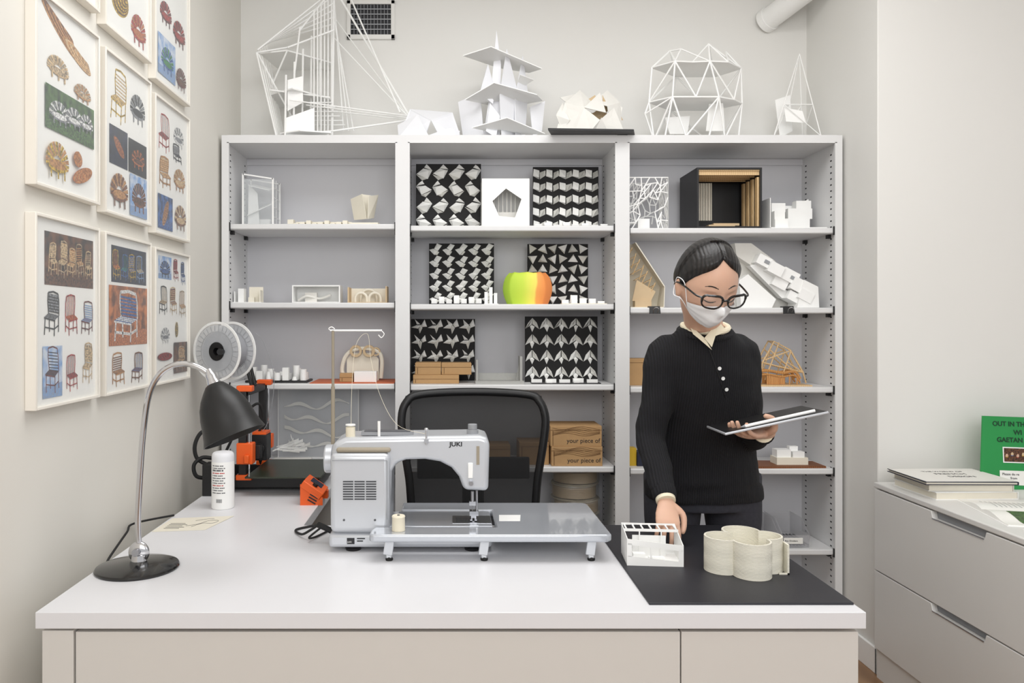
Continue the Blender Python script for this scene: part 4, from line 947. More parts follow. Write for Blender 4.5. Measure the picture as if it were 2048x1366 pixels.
MB().slab([(X(693,Y),Y+.01,z0),(X(757,Y),Y+.01,z0),(X(757,Y),Y+.01,Z(718,Y)),(X(745,Y),Y+.01,Z(706,Y)),(X(705,Y),Y+.01,Z(706,Y)),(X(693,Y),Y+.01,Z(718,Y))],.004,d=(0,1,0)).build('back_sheet','cream',t)
Y=3.27
MB().box(X(708,Y),X(753,Y),Y,Y+.05,z0,z0+.045).build('white_block','white',label='plain white block in front of the ringed arch',cat='block',bevel=.001)
carton(X(679,Y),X(706,Y),Y,Y+.04,z0,z0+.037,'tiny brown box beside the white block on the orange sheet')
# shelf A4
Y=3.42
t=thing('wave_panel_model','pale clear panel model with wavy ribbons on the fourth left shelf','scale model',(X(640,Y),Y,A4))
x0,x1=X(556,Y),X(718,Y); MB().box(x0+.004,x1-.004,Y-.002,Y+.002,A4+.006,Z(776,Y)-.004).build('clear_sheet','acry2',t)
MB().box(x0,x1,Y-.003,Y+.003,A4,A4+.006).box(x0,x1,Y-.003,Y+.003,Z(776,Y)-.004,Z(776,Y)).box(x0,x0+.004,Y-.003,Y+.003,A4+.006,Z(776,Y)-.004).box(x1-.004,x1,Y-.003,Y+.003,A4+.006,Z(776,Y)-.004).build('sheet_border','metal',t)
m=MB()
for k in range(4):
    pts=[(x0+.03+i*.024,Y-.006-.001*k,A4+.055+k*.062+.013*math.sin(i*.95+k*1.7)+.012*math.sin(i*.4+k)) for i in range(13)]
    P=cr(pts,4); w_=[.002+.006*abs(math.sin(i*.14+k)) for i in range(len(P))]
    m.slab([p_+Vector((0,0,a_)) for p_,a_ in zip(P,w_)]+[p_-Vector((0,0,a_)) for p_,a_ in list(zip(P,w_))[::-1]],.0015,d=(0,-1,0))
m.build('wavy_ribbons','ribbon',t)
Y=3.3
t=thing('spiky_model','white model of long paper strips crossing at angles on the fourth left shelf','scale model',(X(580,Y),Y,A4))
m=MB()
for i in range(13):
    a=q(545+i*4,905-random.random()*12,Y-.03+.008*i); b_=q(575+random.random()*45,868+random.random()*34,Y+.05-.006*i); a.z=max(a.z,A4+.018)
    m.slab([a,b_,b_+Vector((0,.004,-.012)),a+Vector((0,.004,-.004))],.0016)
m.build('paper_strips','white',t); MB().box(X(545,Y),X(620,Y),Y-.04,Y+.05,A4,A4+.016).build('base_block','offwhite',t)
# ---------------------------------------------------------------- right unit
C1,C2,C3,C4,C5=SH['c'][:5]
Y=3.26; x0,x1=X(1257,Y),X(1336,Y); zt_=Z(355,Y)
t=thing('lattice_box','white box model with irregular lattice walls on the top right shelf','scale model',((x0+x1)/2,Y+.07,C1))
rnd=random.Random(3); G=7
nodes={}
for i in range(G+1):
    for j in range(G+1):
        nodes[i,j]=(i/G+(0 if i in(0,G) else rnd.uniform(-.055,.055)),j/G+(0 if j in(0,G) else rnd.uniform(-.055,.055)))
def lat(fn,name,hole=False):
    m=MB(); pp=lambda k:Vector(fn(*nodes[k]))
    for i in range(G+1):
        for j in range(G+1):
            if hole and 3<=i<=4 and j<=3: continue
            for di,dj in((1,0),(0,1),(1,1)):
                k=(i+di,j+dj)
                if k in nodes and not(hole and 3<=k[0]<=4 and k[1]<=3):
                    b_=i in(0,G) and k[0]==i or j in(0,G) and k[1]==j
                    if b_ or rnd.random()<(.62 if di+dj==1 else .38): m.rod(pp((i,j)),pp(k),.0026)
    m.build(name,'white',t)
wX,wZ=x1-x0,zt_-C1
lat(lambda u,v_:(x0+u*wX,Y,C1+.003+v_*(wZ-.003)),'lattice_wall',True)
lat(lambda u,v_:(x0+u*wX,Y+.14,C1+.003+v_*(wZ-.003)),'lattice_wall')
lat(lambda u,v_:(x0,Y+u*.14,C1+.003+v_*(wZ-.003)),'lattice_wall')
lat(lambda u,v_:(x1,Y+u*.14,C1+.003+v_*(wZ-.003)),'lattice_wall')
MB().box(x0,x1,Y-.01,Y+.15,C1,C1+.003).box(x0+.05,x0+.10,Y+.04,Y+.06,C1+.003,C1+.05).build('base_and_core','white',t)
# black room model
Y=3.22; x0,x1=X(1394,Y),X(1524,Y); yb=Y+.24; zt_=Z(335,Y)
t=thing('black_room_model','black box room model with wooden interior on the top right shelf','scale model',((x0+x1)/2,Y+.12,C1))
w=.008
MB().box(x0,x0+w,Y,yb,C1,zt_).box(x1-w,x1,Y,yb,C1,zt_).box(x0+w,x1-w,Y,yb,zt_-w,zt_).box(x0+w,x1-w,Y,yb,C1,C1+w).box(x0+w,x1-w,yb-w,yb,C1+w,zt_-w).build('black_shell','black',t)
m=MB()
for k in range(4): yy=Y+.012+k*.05; m.box(x1-w-.008,x1-w,yy,yy+.022,C1+w,zt_-w-.03)
m.build('wooden_slats','woodl',t)
m=MB(); m.box(x0+w,x1-w,Y+.006,yb-.012,zt_-w-.006,zt_-w)
for k in range(4): yy=Y+.01+k*.05; m.box(x0+w,x1-w,yy,yy+.006,zt_-w-.022,zt_-w-.006)
m.build('wooden_ceiling','woodl',t)
m=MB()
for k in range(17): xx=x0+.014+k*.0058; m.box(xx,xx+.003,yb-.10+.002*(k%2),yb-.096+.002*(k%2),C1+.05,zt_-.04)
m.build('slatted_curtain','cream',t)
m=MB()
for k in range(12): yy=Y+.02+k*.015; m.box(x0+w,x0+w+.002,yy,yy+.005,C1+.05,zt_-.04)
m.build('side_curtain','tan',t)
MB().box(x0+.06,x0+.17,Y+.03,Y+.09,C1+w,C1+w+.010).box(x0+.09,x0+.20,Y+.06,Y+.13,C1+w+.010,C1+w+.020).build('wooden_steps','tan',t)
# stepped white model
Y=3.24
t=thing('stepped_model','white stepped model with blocks beside the black room model','scale model',(X(1590,Y),Y,C1))
x0,x1=X(1540,Y),X(1652,Y)
MB().box(x0,x1,Y-.01,Y+.16,C1,C1+.005).box(x0,x0+.003,Y+.0,Y+.157,C1+.005,C1+.13).slab([(x0,Y+.157,C1+.005),(x1,Y+.157,C1+.005),(x1,Y+.157,C1+.15),(x1-.06,Y+.157,C1+.12),(x0+.05,Y+.157,C1+.12),(x0,Y+.157,C1+.16)],.003,d=(0,1,0)).build('walls','white',t)
MB().box(x0+.03,x0+.085,Y+.02,Y+.09,C1+.005,C1+.042).box(x0+.04,x0+.085,Y+.05,Y+.11,C1+.042,C1+.082).box(x0+.04,x0+.10,Y+.08,Y+.14,C1+.082,C1+.12).box(x0+.09,x0+.21,Y+.09,Y+.15,C1+.005,C1+.055).box(x0+.12,x0+.225,Y+.10,Y+.15,C1+.055,C1+.10).box(x0+.16,x0+.225,Y+.11,Y+.15,C1+.10,C1+.135).build('stepped_blocks','white',t)
# wedge left
Y=3.27
t=thing('sloped_timber_model','pale sloped model with tan timber strips at the left of the second right shelf','scale model',(X(1290,Y),Y,C2))
f=[(1256,None),(1256,483),(1275,484),(1333,572),(1326,None)]
P=[(X(a,Y),Y+.10,(C2 if b is None else Z(b,Y))) for a,b in f]
MB().slab(P,.004,d=(0,1,0)).build('back_plane','cream',t)
a=Vector(P[2]);b_=Vector(P[3])
MB().slab([(a.x-.012,Y-.01,a.z-.004),(b_.x-.012,Y-.01,b_.z-.004),(b_.x,Y+.10,b_.z),(a.x,Y+.10,a.z)],.004).box(P[0][0],P[4][0],Y-.01,Y+.10,C2,C2+.004).slab([(P[4][0],Y-.01,C2+.004),(P[4][0],Y+.10,C2+.004),(b_.x,Y+.10,b_.z),(b_.x-.012,Y-.01,b_.z-.004)],.003).build('sloped_roof','cream',t)
m=MB()
for k in range(7):
    u=.06+k/7.5; c_=a.lerp(b_,u); m.rod((c_.x-.03,Y+.0,c_.z-.012),(c_.x-.055+.01*(k%2),Y+.02,c_.z-.075),.0022); m.slab([(c_.x-.075,Y+.03,c_.z-.05),(c_.x-.02,Y+.03,c_.z-.02),(c_.x-.02,Y+.07,c_.z-.02),(c_.x-.075,Y+.07,c_.z-.05)],.002)
m.build('timber_slats','woodl',t)
MB().box(P[0][0]+.03,P[0][0]+.10,Y+.0,Y+.04,C2+.004,C2+.03).slab([(P[0][0]+.02,Y+.01,C2+.03),(P[0][0]+.10,Y+.01,C2+.03),(P[0][0]+.12,Y+.01,C2+.07),(P[0][0]+.04,Y+.01,C2+.12)],.004,d=(0,1,0)).build('inner_rooms','tan',t)
# wedge right
t=thing('sloped_white_model','large sloped white model with stepped boxes right of the person','scale model',(X(1555,Y),Y,C2))
def PW(L_,dy): return [(X(a,Y),Y+dy,(C2+.001 if b is None else Z(b,Y))) for a,b in L_]
MB().slab(PW([(1470,None),(1478,484),(1512,484),(1632,574),(1624,None)],.10),.004,d=(0,1,0)).slab(PW([(1478,484),(1512,484),(1560,520),(1600,600),(1560,560),(1482,510)],.05),.05,d=(0,1,0)).build('sloped_planes','offwhite',t)
MB().slab(PW([(1482,560),(1500,548),(1556,598),(1548,None),(1486,None)],.02),.05,d=(0,1,0)).slab(PW([(1505,530),(1528,524),(1588,590),(1570,596)],.03),.04,d=(0,1,0)).build('lower_walls','white',t)
m=MB()
for (a,b,s1,s2,dy) in((1528,522,28,20,.0),(1552,538,30,22,-.01),(1580,552,34,24,.0),(1600,572,34,26,-.01),(1560,566,30,20,.01),(1612,592,28,20,-.02),(1588,594,26,18,.0)):
    p_=q(a,b,Y+dy); k_=(Y)/F; m.obox((p_.x,p_.y+.03,p_.z),(s1*k_,.07,s2*k_),Ry(28))
m.slab(PW([(1590,None),(1604,560),(1632,574),(1634,None)],-.02),.10,d=(0,1,0))
m.build('stepped_boxes','white',t)
for (a,b) in((1534,524),(1558,541),(1586,556)):
    p_=q(a,b,Y-.005); MB().obox((p_.x,Y-.0165+.01,p_.z),(.022,.004,.014),Ry(28)).build('window_opening','greyp',t)
def clip(px,z,label):
    t=thing('binder_clip',label,'binder clip',(X(px,3.21),3.205,z-.03),'binder clips on the shelf edge')
    x=X(px,3.205); MB().slab([(x-.022,3.198,z-.026),(x-.022,3.211,z+.006),(x-.022,3.240,z+.0065),(x-.022,3.240,z+.0005),(x-.022,3.2115,z+.0005),(x-.022,3.2115,z-.026)],.044,d=(1,0,0)).build('clip_body','black',t)
    MB().tube(cr([(x-.008,3.199,z-.02),(x-.01,3.185,z-.005),(x,3.18,z),(x+.01,3.185,z-.005),(x+.008,3.199,z-.02)],4),.0012,6).build('clip_wire','chrome',t)
clip(1310,C2,'black binder clip clamped on the shelf edge left of the person')
clip(1578,C2,'black binder clip clamped on the shelf edge right of the person')
# C3
Y=3.3
carton(X(1252,Y),X(1300,Y),Y,Y+.08,C3,C3+.115,'upright cardboard box at the left end of the third right shelf')
t=thing('timber_truss_model','curved wooden truss model on the third right shelf','scale model',(X(1572,Y),Y,C3))
m=MB()
def lo(a,b): return q(a,min(b,766),Y)
for dy in(0,.06):
    D=Vector((0,dy,0)); g1=[q(1525,725,Y)+D,q(1548,683,Y)+D,q(1580,700,Y)+D,q(1606,745,Y)+D]
    m.tube(g1,.004,6).tube([q(1525,725,Y)+D,q(1606,745,Y)+D],.003,6)
    for a,b in(((1530,720),(1580,702)),((1540,700),(1590,745)),((1558,685),(1530,760)),((1582,702),(1560,765)),((1606,745),(1575,725)),((1606,745),(1612,766)),((1525,725),(1520,766))): m.tube([lo(*a)+D,lo(*b)+D],.003,6)
for a in((1525,725),(1548,683),(1606,745)): m.rod(q(*a,Y),q(*a,Y)+Vector((0,.06,0)),.003)
m.build('truss_sticks','woodl',t)
m=MB()
for dy in(-.02,.03):
    P=cr([(X(1500,Y),Y+dy,C3+.055),(X(1530,Y),Y+dy,C3+.065),(X(1560,Y),Y+dy,C3+.055),(X(1585,Y),Y+dy,C3+.06),(X(1596,Y),Y+dy,C3+.03)],6)
    m.tube(P,.006,6); P2=[p_-Vector((0,0,.016)) for p_ in P]; m.tube(P2,.004,6)
    for xx in(1515,1535,1555,1575,1590): m.rod((X(xx,Y),Y+dy,C3+.006),(X(xx,Y),Y+dy,C3+.045),.003)
    m.slab([(X(1530,Y),Y+dy,C3+.006),(X(1566,Y),Y+dy,C3+.006),(X(1566,Y),Y+dy,C3+.040),(X(1530,Y),Y+dy,C3+.045)],.003,d=(0,1,0))
m.build('curved_ribs','wood',t)
MB().box(X(1495,Y),X(1614,Y),Y-.05,Y+.09,C3,C3+.005).build('base_board','woodl',t)
Y=3.28
g='small coloured boxes at the left of the fourth right shelf'
MB().box(X(1256,Y),X(1273,Y),Y,Y+.05,C4,C4+.075).build('small_box','yellow',label='small yellow box on the fourth right shelf',cat='box',group=g,bevel=.001)
MB().box(X(1273.5,Y),X(1292,Y),Y-.01,Y+.05,C4,C4+.06).build('small_box','navy',label='small dark blue box beside the yellow box',cat='box',group=g,bevel=.001)
t=thing('courtyard_model','white block model on a brown wooden plate behind the tablet','scale model',(X(1585,Y),Y,C4))
MB().slab([(X(1505,Y),Y-.06,C4),(X(1650,3.24),Y-.05,C4),(X(1640,Y),Y+.07,C4),(X(1520,Y),Y+.09,C4)],.008,d=(0,0,1)).build('base_plate','woodd',t)
MB().box(X(1550,Y),X(1612,Y),Y-.02,Y+.05,C4+.008,C4+.038).build('wood_layer','cream',t)
MB().box(X(1552,Y),X(1580,Y),Y-.01,Y+.04,C4+.038,C4+.07).box(X(1583,Y),X(1606,Y),Y-.015,Y+.02,C4+.038,C4+.062).box(X(1583,Y),X(1600,Y),Y+.02,Y+.045,C4+.038,C4+.08).build('white_blocks','white',t)
bins=thing('storage_bin','clear plastic bin with a small label under the courtyard model','storage bin',(X(1590,3.27),3.27,C5),'clear plastic bins on the fifth right shelf')
def binpart(t,xa,xb,y0):
    w=.002
    m=MB(); m.slab([(xa,y0,C5),(xa,y0+.18,C5),(xa,y0+.18,C5+.11),(xa,y0+.07,C5+.11),(xa,y0-.01,C5+.055)],w,d=(1,0,0)).slab([(xb-w,y0,C5),(xb-w,y0+.18,C5),(xb-w,y0+.18,C5+.11),(xb-w,y0+.07,C5+.11),(xb-w,y0-.01,C5+.055)],w,d=(1,0,0))
    m.box(xa+w,xb-w,y0,y0+.18,C5,C5+w).box(xa+w,xb-w,y0+.178,y0+.18,C5+w,C5+.11).slab([(xa+w,y0,C5+w),(xb-w,y0,C5+w),(xb-w,y0-.01,C5+.055),(xa+w,y0-.01,C5+.055)],w); m.build('bin_shell','binplastic',t)
binpart(bins,X(1563,3.24),X(1618,3.24),3.24)
b2=thing('storage_bin','clear plastic bin beside the labelled bin, nearer the person','storage bin',(X(1530,3.27),3.27,C5),'clear plastic bins on the fifth right shelf')
binpart(b2,X(1500,3.24),X(1558,3.24),3.245)
MB().box(X(1568,3.225),X(1606,3.225),3.226,3.2275,C5+.02,C5+.045).build('bin_label','paper',bins)
text('Pen Dividers',.0105,(X(1570,3.225),3.2255,C5+.029),RX,'text',bins,'bin_text')
m=MB()
for k in range(6): m.cyl((X(1572+k*7,3.3),3.26,C5+.006),(X(1572+k*7,3.3),3.40,C5+.012),.004,n=8)
m.build('pencils','greyd',bins)
# ---------------------------------------------------------------- models on top of the bookcase
TZ=TOPZ
def QQ(px,py,Y):
    p=q(px,py,Y); p.z=max(p.z,TZ+.003); return p
def plate(m,pts,z,t=.004):
    P=[]
    for px,py in pts:
        Y_=(H-z)*F/(py-CY); P.append((X(px,Y_),Y_,z))
    m.slab(P,t,d=(0,0,1))
t=thing('stick_frame_model','tall white stick model with fanned rods at the left end of the bookcase top','scale model',(X(660,3.36),3.36,TZ))
m=MB()
for k in range(6):
    Yk=3.26+.045*k; px=570+17*k
    m.rod(QQ(px,275,Yk),QQ(px+2,150-26*k,Yk),.0045)
    if k>3: m.rod(QQ(px+2,150-26*k,Yk),QQ(820,238,3.36),.0028)
    m.rod(QQ(513+4*k,105-3*k,Yk),QQ(553+3*k,275,Yk),.0035)
    m.rod(QQ(515+4*k,100-3*k,Yk),QQ(668,-22+14*k,3.40),.0035)
    if k%2==0: m.rod(QQ(px+8,200+5*k,Yk),QQ(818,232+2*k,3.36),.0028)
    if k%2: m.rod(QQ(668,-20+12*k,3.42),QQ(682+5*k,262,3.44),.003)
    m.rod(QQ(628+7*k,20-6*k,3.3+.02*k),QQ(628+7*k,270,3.3+.02*k),.003)
    m.rod(QQ(620,205+9*k,3.28+.03*k),QQ(665+5*k,205+9*k,3.40),.0028)
m.rod(QQ(668,-25,3.40),QQ(822,238,3.36),.0045).rod(QQ(690,-30,3.40),QQ(800,225,3.3),.0035).rod(QQ(668,-25,3.40),QQ(664,275,3.40),.0055).rod(QQ(600,60,3.34),QQ(668,-25,3.40),.004)
for a,b in(((514,105),(575,95)),((575,95),(668,60)),((540,180),(660,195)),((572,270),(665,262)),((665,262),(820,240)),((575,100),(540,180)),((600,55),(575,265)),((514,105),(600,265))): m.rod(QQ(*a,3.28),QQ(*b,3.36),.0038)
m.build('white_sticks','white',t)
m=MB(); plate(m,[(520,108),(574,102),(668,128),(660,142),(582,160)],2.515,.006); plate(m,[(542,190),(585,178),(664,200),(660,215),(572,236)],2.34,.006); plate(m,[(560,268),(600,262),(662,266),(650,270),(590,272)],2.152,.005)
m.slab([QQ(572,275,3.27),QQ(628,275,3.30),QQ(628,216,3.30),QQ(572,236,3.27)],.003).slab([QQ(575,160,3.29),QQ(606,152,3.31),QQ(606,205,3.31),QQ(575,222,3.29)],.003)
m.build('floor_plates','white',t)
t=thing('folded_ridge_model','low white folded paper model beside the stick frame','scale model',(X(860,3.3),3.3,TZ))
Y=3.27; m=MB()
m.slab([QQ(797,275,Y),QQ(820,218,Y+.06),QQ(862,240,Y-.01),QQ(850,275,Y)],.002).slab([QQ(820,218,Y+.06),QQ(905,225,Y+.10),QQ(862,240,Y-.01)],.002).slab([QQ(862,240,Y-.01),QQ(905,225,Y+.1),QQ(922,275,Y+.04),QQ(880,275,Y)],.002).slab([QQ(795,250,Y+.02),QQ(835,228,Y-.02),QQ(858,275,Y-.03),QQ(797,275,Y)],.002)
m.build('folded_sheet','whitecool',t)
MB().slab([QQ(850,275,Y-.03),QQ(900,255,Y-.02),QQ(920,262,Y+.03),QQ(916,275,Y)],.002).build('lower_fold','whitecool',t)
t=thing('slotted_plane_tower','white tower of slotted triangular planes in the centre of the bookcase top','scale model',(X(1000,3.36),3.36,TZ))
Y=3.33; m=MB(); K=.004
m.slab([QQ(966,275,Y),QQ(984,160,Y),QQ(993,60,Y),QQ(1002,128,Y),QQ(1000,275,Y)],K,d=(0,1,0))
m.slab([QQ(1004,275,Y-.05),QQ(1000,190,Y-.04),QQ(1014,98,Y-.02),QQ(1036,185,Y+.02),QQ(1034,275,Y+.04)],K)
m.slab([QQ(1030,200,Y+.0),QQ(1046,112,Y+.03),QQ(1056,186,Y+.06),QQ(1050,275,Y+.06),QQ(1032,275,Y+.0)],K)
m.slab([QQ(916,204,Y+.06),QQ(960,186,Y+.02),QQ(968,275,Y+.0),QQ(926,275,Y+.05)],K)
m.slab([QQ(960,185,Y-.04),QQ(976,128,Y-.02),QQ(990,180,Y),QQ(986,208,Y-.03)],K)
m.slab([QQ(972,262,Y-.06),QQ(980,206,Y-.05),QQ(1000,232,Y-.04),QQ(992,275,Y-.05)],K)
m.slab([QQ(1060,214,Y+.05),QQ(1090,202,Y+.07),QQ(1084,262,Y+.05),QQ(1066,275,Y+.03)],K)
m.build('vertical_fins','whitecool',t)
m=MB()
def tplate(L_): m.slab([QQ(a,b,y_) for a,b,y_ in L_],K)
tplate([(926,112,3.27),(982,94,3.24),(1084,138,3.34),(1058,146,3.44),(996,136,3.44)])
tplate([(930,200,3.27),(988,166,3.24),(1074,190,3.28),(1086,202,3.38),(1004,216,3.46)])
tplate([(944,256,3.26),(1014,236,3.23),(1090,268,3.30),(1008,270,3.42)])
tplate([(1040,150,3.30),(1068,160,3.36),(1030,184,3.40)])
m.build('horizontal_plates','white',t)
MB().slab([(X(1096,3.12),3.12,TZ+.0005),(X(1270,3.12),3.14,TZ+.0005),(X(1278,3.36),3.40,TZ+.0005),(X(1115,3.36),3.38,TZ+.0005)],.008,d=(0,0,1)).build('black_base_board','black',label='black board overhanging the bookcase top under the folded cream model',cat='board')
tz=TZ+.0085
def Qt(px,py,Y):
    p=q(px,py,Y); p.z=max(p.z,tz+.0015); return p
t=thing('folded_polygon_model','cream model of folded open polygons on the black board','scale model',(X(1180,3.25),3.25,tz))
m=MB(); Y=3.2
T=[[(1112,262,0),(1130,205,.02),(1168,215,-.03),(1150,262,-.03)],[(1130,205,.02),(1160,180,.09),(1185,205,.04),(1168,215,-.03)],[(1150,262,-.03),(1168,215,-.03),(1200,240,-.06),(1182,262,-.05)],
[(1168,215,-.03),(1200,185,.05),(1212,225,-.02)],[(1185,205,.04),(1215,180,.1),(1240,205,.06),(1215,212,.0)],[(1215,212,0),(1240,205,.06),(1245,262,.04),(1222,262,-.02)],[(1200,240,-.06),(1228,215,-.01),(1248,262,-.02),(1215,262,-.05)],
[(1120,195,.06),(1150,188,.1),(1145,215,.05)],[(1112,230,0),(1125,205,.04),(1140,240,-.02),(1125,262,0)],[(1190,262,-.06),(1203,235,-.07),(1215,262,-.05)],[(1225,200,.07),(1245,215,.06),(1238,250,.05)]]
for P in T: m.slab([Qt(a,b,Y+dy+.03) for a,b,dy in P],.0022)
m.build('folded_faces','offwhite',t)
m=MB()
for a,b in(((1150,215),(1190,190)),((1180,230),(1225,200)),((1140,200),(1175,245)),((1205,190),(1210,250)),((1165,225),(1240,228))): m.slab([Qt(a[0],a[1],Y+.06),Qt(b[0],b[1],Y+.09),Qt(b[0]+6,b[1]+12,Y+.09),Qt(a[0]+6,a[1]+12,Y+.06)],.002)
m.build('inner_strips','tan',t)
# truss model
t=thing('truss_cage_model','white polyhedral truss model with two plates above the right bookcase','scale model',(X(1390,3.33),3.33,TZ))
m=MB()
def lvl(pts,z): return [Vector((X(px,Y_),Y_,z)) for px,Y_ in pts]
L0=lvl([(1308,3.32),(1330,3.25),(1372,3.24),(1418,3.25),(1450,3.28),(1476,3.34),(1430,3.44),(1350,3.44)],TZ+.005)
L1=lvl([(1298,3.32),(1345,3.24),(1392,3.24),(1438,3.24),(1468,3.28),(1484,3.34),(1420,3.44),(1340,3.44)],2.30)
L2=lvl([(1304,3.32),(1350,3.24),(1385,3.25),(1420,3.24),(1456,3.25),(1482,3.33),(1430,3.44),(1352,3.44)],2.45)
L3=[q(1340,102,3.34),q(1362,98,3.30),q(1417,88,3.30),q(1452,104,3.34)]
def rr_(a,b,r=.0038): m.rod(a,b,r)
for A_,B_ in((L0,L1),(L1,L2)):
    for i in range(8):
        j=(i+1)%8
        if i%2==0: rr_(A_[i],B_[j]); rr_(B_[i],B_[j])
        else: rr_(A_[i],B_[i]); rr_(A_[j],B_[i]); rr_(B_[i],B_[j])
        if i in(0,5): rr_(A_[i],B_[i],.0045)
for i in range(8): rr_(L0[i],L0[(i+1)%8],.0034)
rr_(L2[0],L3[0]);rr_(L2[1],L3[0]);rr_(L2[1],L3[1]);rr_(L2[3],L3[2]);rr_(L2[4],L3[2]);rr_(L2[5],L3[3]);rr_(L2[5],L3[2]);rr_(L2[4],L3[3]);rr_(L3[0],L3[1]);rr_(L2[3],L3[1],.003);rr_(L2[7],L3[0],.003);rr_(L2[6],L3[2],.003);rr_(L2[2],L3[2],.003)
w0=q(1290,228,3.3); rr_(w0,L1[0]);rr_(w0,L0[0]);rr_(w0,L1[1],.003)
m.build('truss_sticks','white',t)
m=MB()
for L_,zz in((L1,2.30),(L2,2.45)): m.slab([(v_.x,v_.y,zz-.003) for v_ in L_],.006,d=(0,0,1))
m.slab([QQ(1418,208,3.3),QQ(1446,206,3.3),QQ(1450,262,3.3),QQ(1412,262,3.3)],.003,d=(0,1,0)).slab([QQ(1330,235,3.3),QQ(1380,232,3.34),QQ(1375,268,3.34),QQ(1340,268,3.3)],.003)
m.build('floor_plates','white',t)
t=thing('wire_pyramid_model','slender white wire pyramid model at the right end of the bookcase top','scale model',(X(1595,3.35),3.35,TZ))
Y=3.36; m=MB(); ap=QQ(1599,108,Y)
bs=[QQ(1548,272,Y-.08),QQ(1642,272,Y-.06),QQ(1605,272,Y+.08),QQ(1565,272,Y+.06)]
for b_ in bs: m.rod(ap,b_,.0022)
for i in range(4): m.rod(bs[i],bs[(i+1)%4],.0022)
md=[ap.lerp(b_,.62) for b_ in bs]
for i in range(4): m.rod(md[i],md[(i+1)%4],.0022); m.rod(md[i],bs[(i+1)%4],.0018)
m.build('wire_sticks','white',t)
MB().slab([QQ(1568,215,Y-.04),QQ(1605,222,Y-.05),QQ(1612,246,Y-.05),QQ(1572,243,Y-.04)],.003).slab([QQ(1550,200,Y+.03),QQ(1580,190,Y+.03),QQ(1585,262,Y+.03),QQ(1560,275,Y+.03)],.003).build('white_panels','white',t)
# ---------------------------------------------------------------- person
root=thing('person','person in dark ribbed sweater and white face mask, looking down and holding a tablet','person',(.80,2.5,0))
HC=Vector((X(1415,2.12),2.12,Z(569,2.12)))
HM=Matrix.Translation(HC)@Matrix.Rotation(rad(9),4,'Z')@Matrix.Rotation(rad(29),4,'X')@Matrix.Rotation(rad(-1.5),4,'Y')
HS=.985
def hp(az,el,off=0):
    dx,dy,dz=math.sin(az)*math.cos(el),-math.cos(az)*math.cos(el),math.sin(el)
    x,y_,z=.0755*dx,.098*dy,(.118 if dz>0 else .112)*dz
    if z<0:
        tt=-z/.112; x*=1-.32*tt**1.7
        if dy>0: y_*=1-.5*tt
        else: y_*=1+.02*tt
    if dy<0:
        y_*=.93
        g=lambda a,b,sa,sb:math.exp(-((a/sa)**2+(b/sb)**2))
        pr=.019*g(x,z+.032,.0105,.015)+.010*g(x,z+.012,.0075,.022)
        ex=abs(x)-.031
        pr+=-.011*g(ex,z-.004,.017,.011)+.0085*g(ex,z+.003,.0130,.008)+.003*g(ex,z-.020,.018,.006)
        pr+=.006*g(x,z+.064,.018,.009)+.006*g(x,z+.094,.018,.014)+.0035*g(abs(x)-.043,z+.030,.018,.018)
        y_-=pr
    p=Vector((x,y_,z)); n_=Vector((dx,dy,dz)); return (p+n_*off)*HS
mb=MB()
vs=[];fs=[];NU,NV=96,72
for j in range(NV+1):
    for i in range(NU): vs.append(HM@hp(2*pi*i/NU,-pi/2+pi*j/NV))
for j in range(NV):
    for i in range(NU): fs.append((j*NU+i,j*NU+(i+1)%NU,(j+1)*NU+(i+1)%NU,(j+1)*NU+i))
mb.add(vs,fs)
for s_ in(-1,1):
    mm=MB(HM); mm.ell((s_*.076,.010,-.014),.007,.015,.027,20,12); mm.ell((s_*.080,.016,-.006),.006,.008,.018,16,10); mb.add(mm.v,mm.f)
NB=Vector((.757,2.285,1.33))
mb.tube(cr([NB+Vector((.01,.03,-.06)),NB,HM@Vector((0,.035,-.06)),HM@Vector((0,.02,-.01))],5),[.056]*4+[.053]*4+[.049]*4+[.047]*4,20)
Lsh=Vector((.648,2.315,1.252));Lel=Vector((.600,2.30,1.010));Lwr=Vector((.596,2.125,.858))
Rsh=Vector((.874,2.325,1.258));Rel=Vector((.930,2.38,1.005));Rwr=Vector((.878,2.155,1.040))
TR=[((.812,2.47,.79),.185,.122),((.806,2.455,.86),.176,.118),((.800,2.435,.95),.158,.108),((.788,2.40,1.06),.158,.113),((.778,2.365,1.15),.166,.116),((.768,2.335,1.22),.162,.098),((.762,2.312,1.27),.134,.080),((.759,2.295,1.305),.098,.067),((.757,2.283,1.335),.068,.058)]
def torso(mb,k,grow=0):
    L=[]
    cs=cr([t_[0] for t_ in TR],4); rx=cr([(t_[1],t_[2],0) for t_ in TR],4)
    for c_,r_ in zip(cs,rx): L.append((c_,(r_.x*k+grow,0,0),(0,r_.y*k+grow,0)))
    mb.rings(L,32)
def arm(mb,a,b,c_,rs,last=0):
    P=cr([a+Vector((.05 if a.x<.76 else -.05,0,-.005)),a,a.lerp(b,.5),b,b.lerp(c_,.5),c_.lerp(b,last)],5); n=len(P)
    R_=[]
    for i in range(n):
        f=i/(n-1)*(len(rs)-1); k=min(int(f),len(rs)-2); R_.append(rs[k]+(rs[k+1]-rs[k])*(f-k))
    mb.tube(P,R_,20)
torso(mb,.84)
for a,b,c_ in((Lsh,Lel,Lwr),(Rsh,Rel,Rwr)): arm(mb,a,b,c_,[.039,.041,.036,.032,.028,.0215])
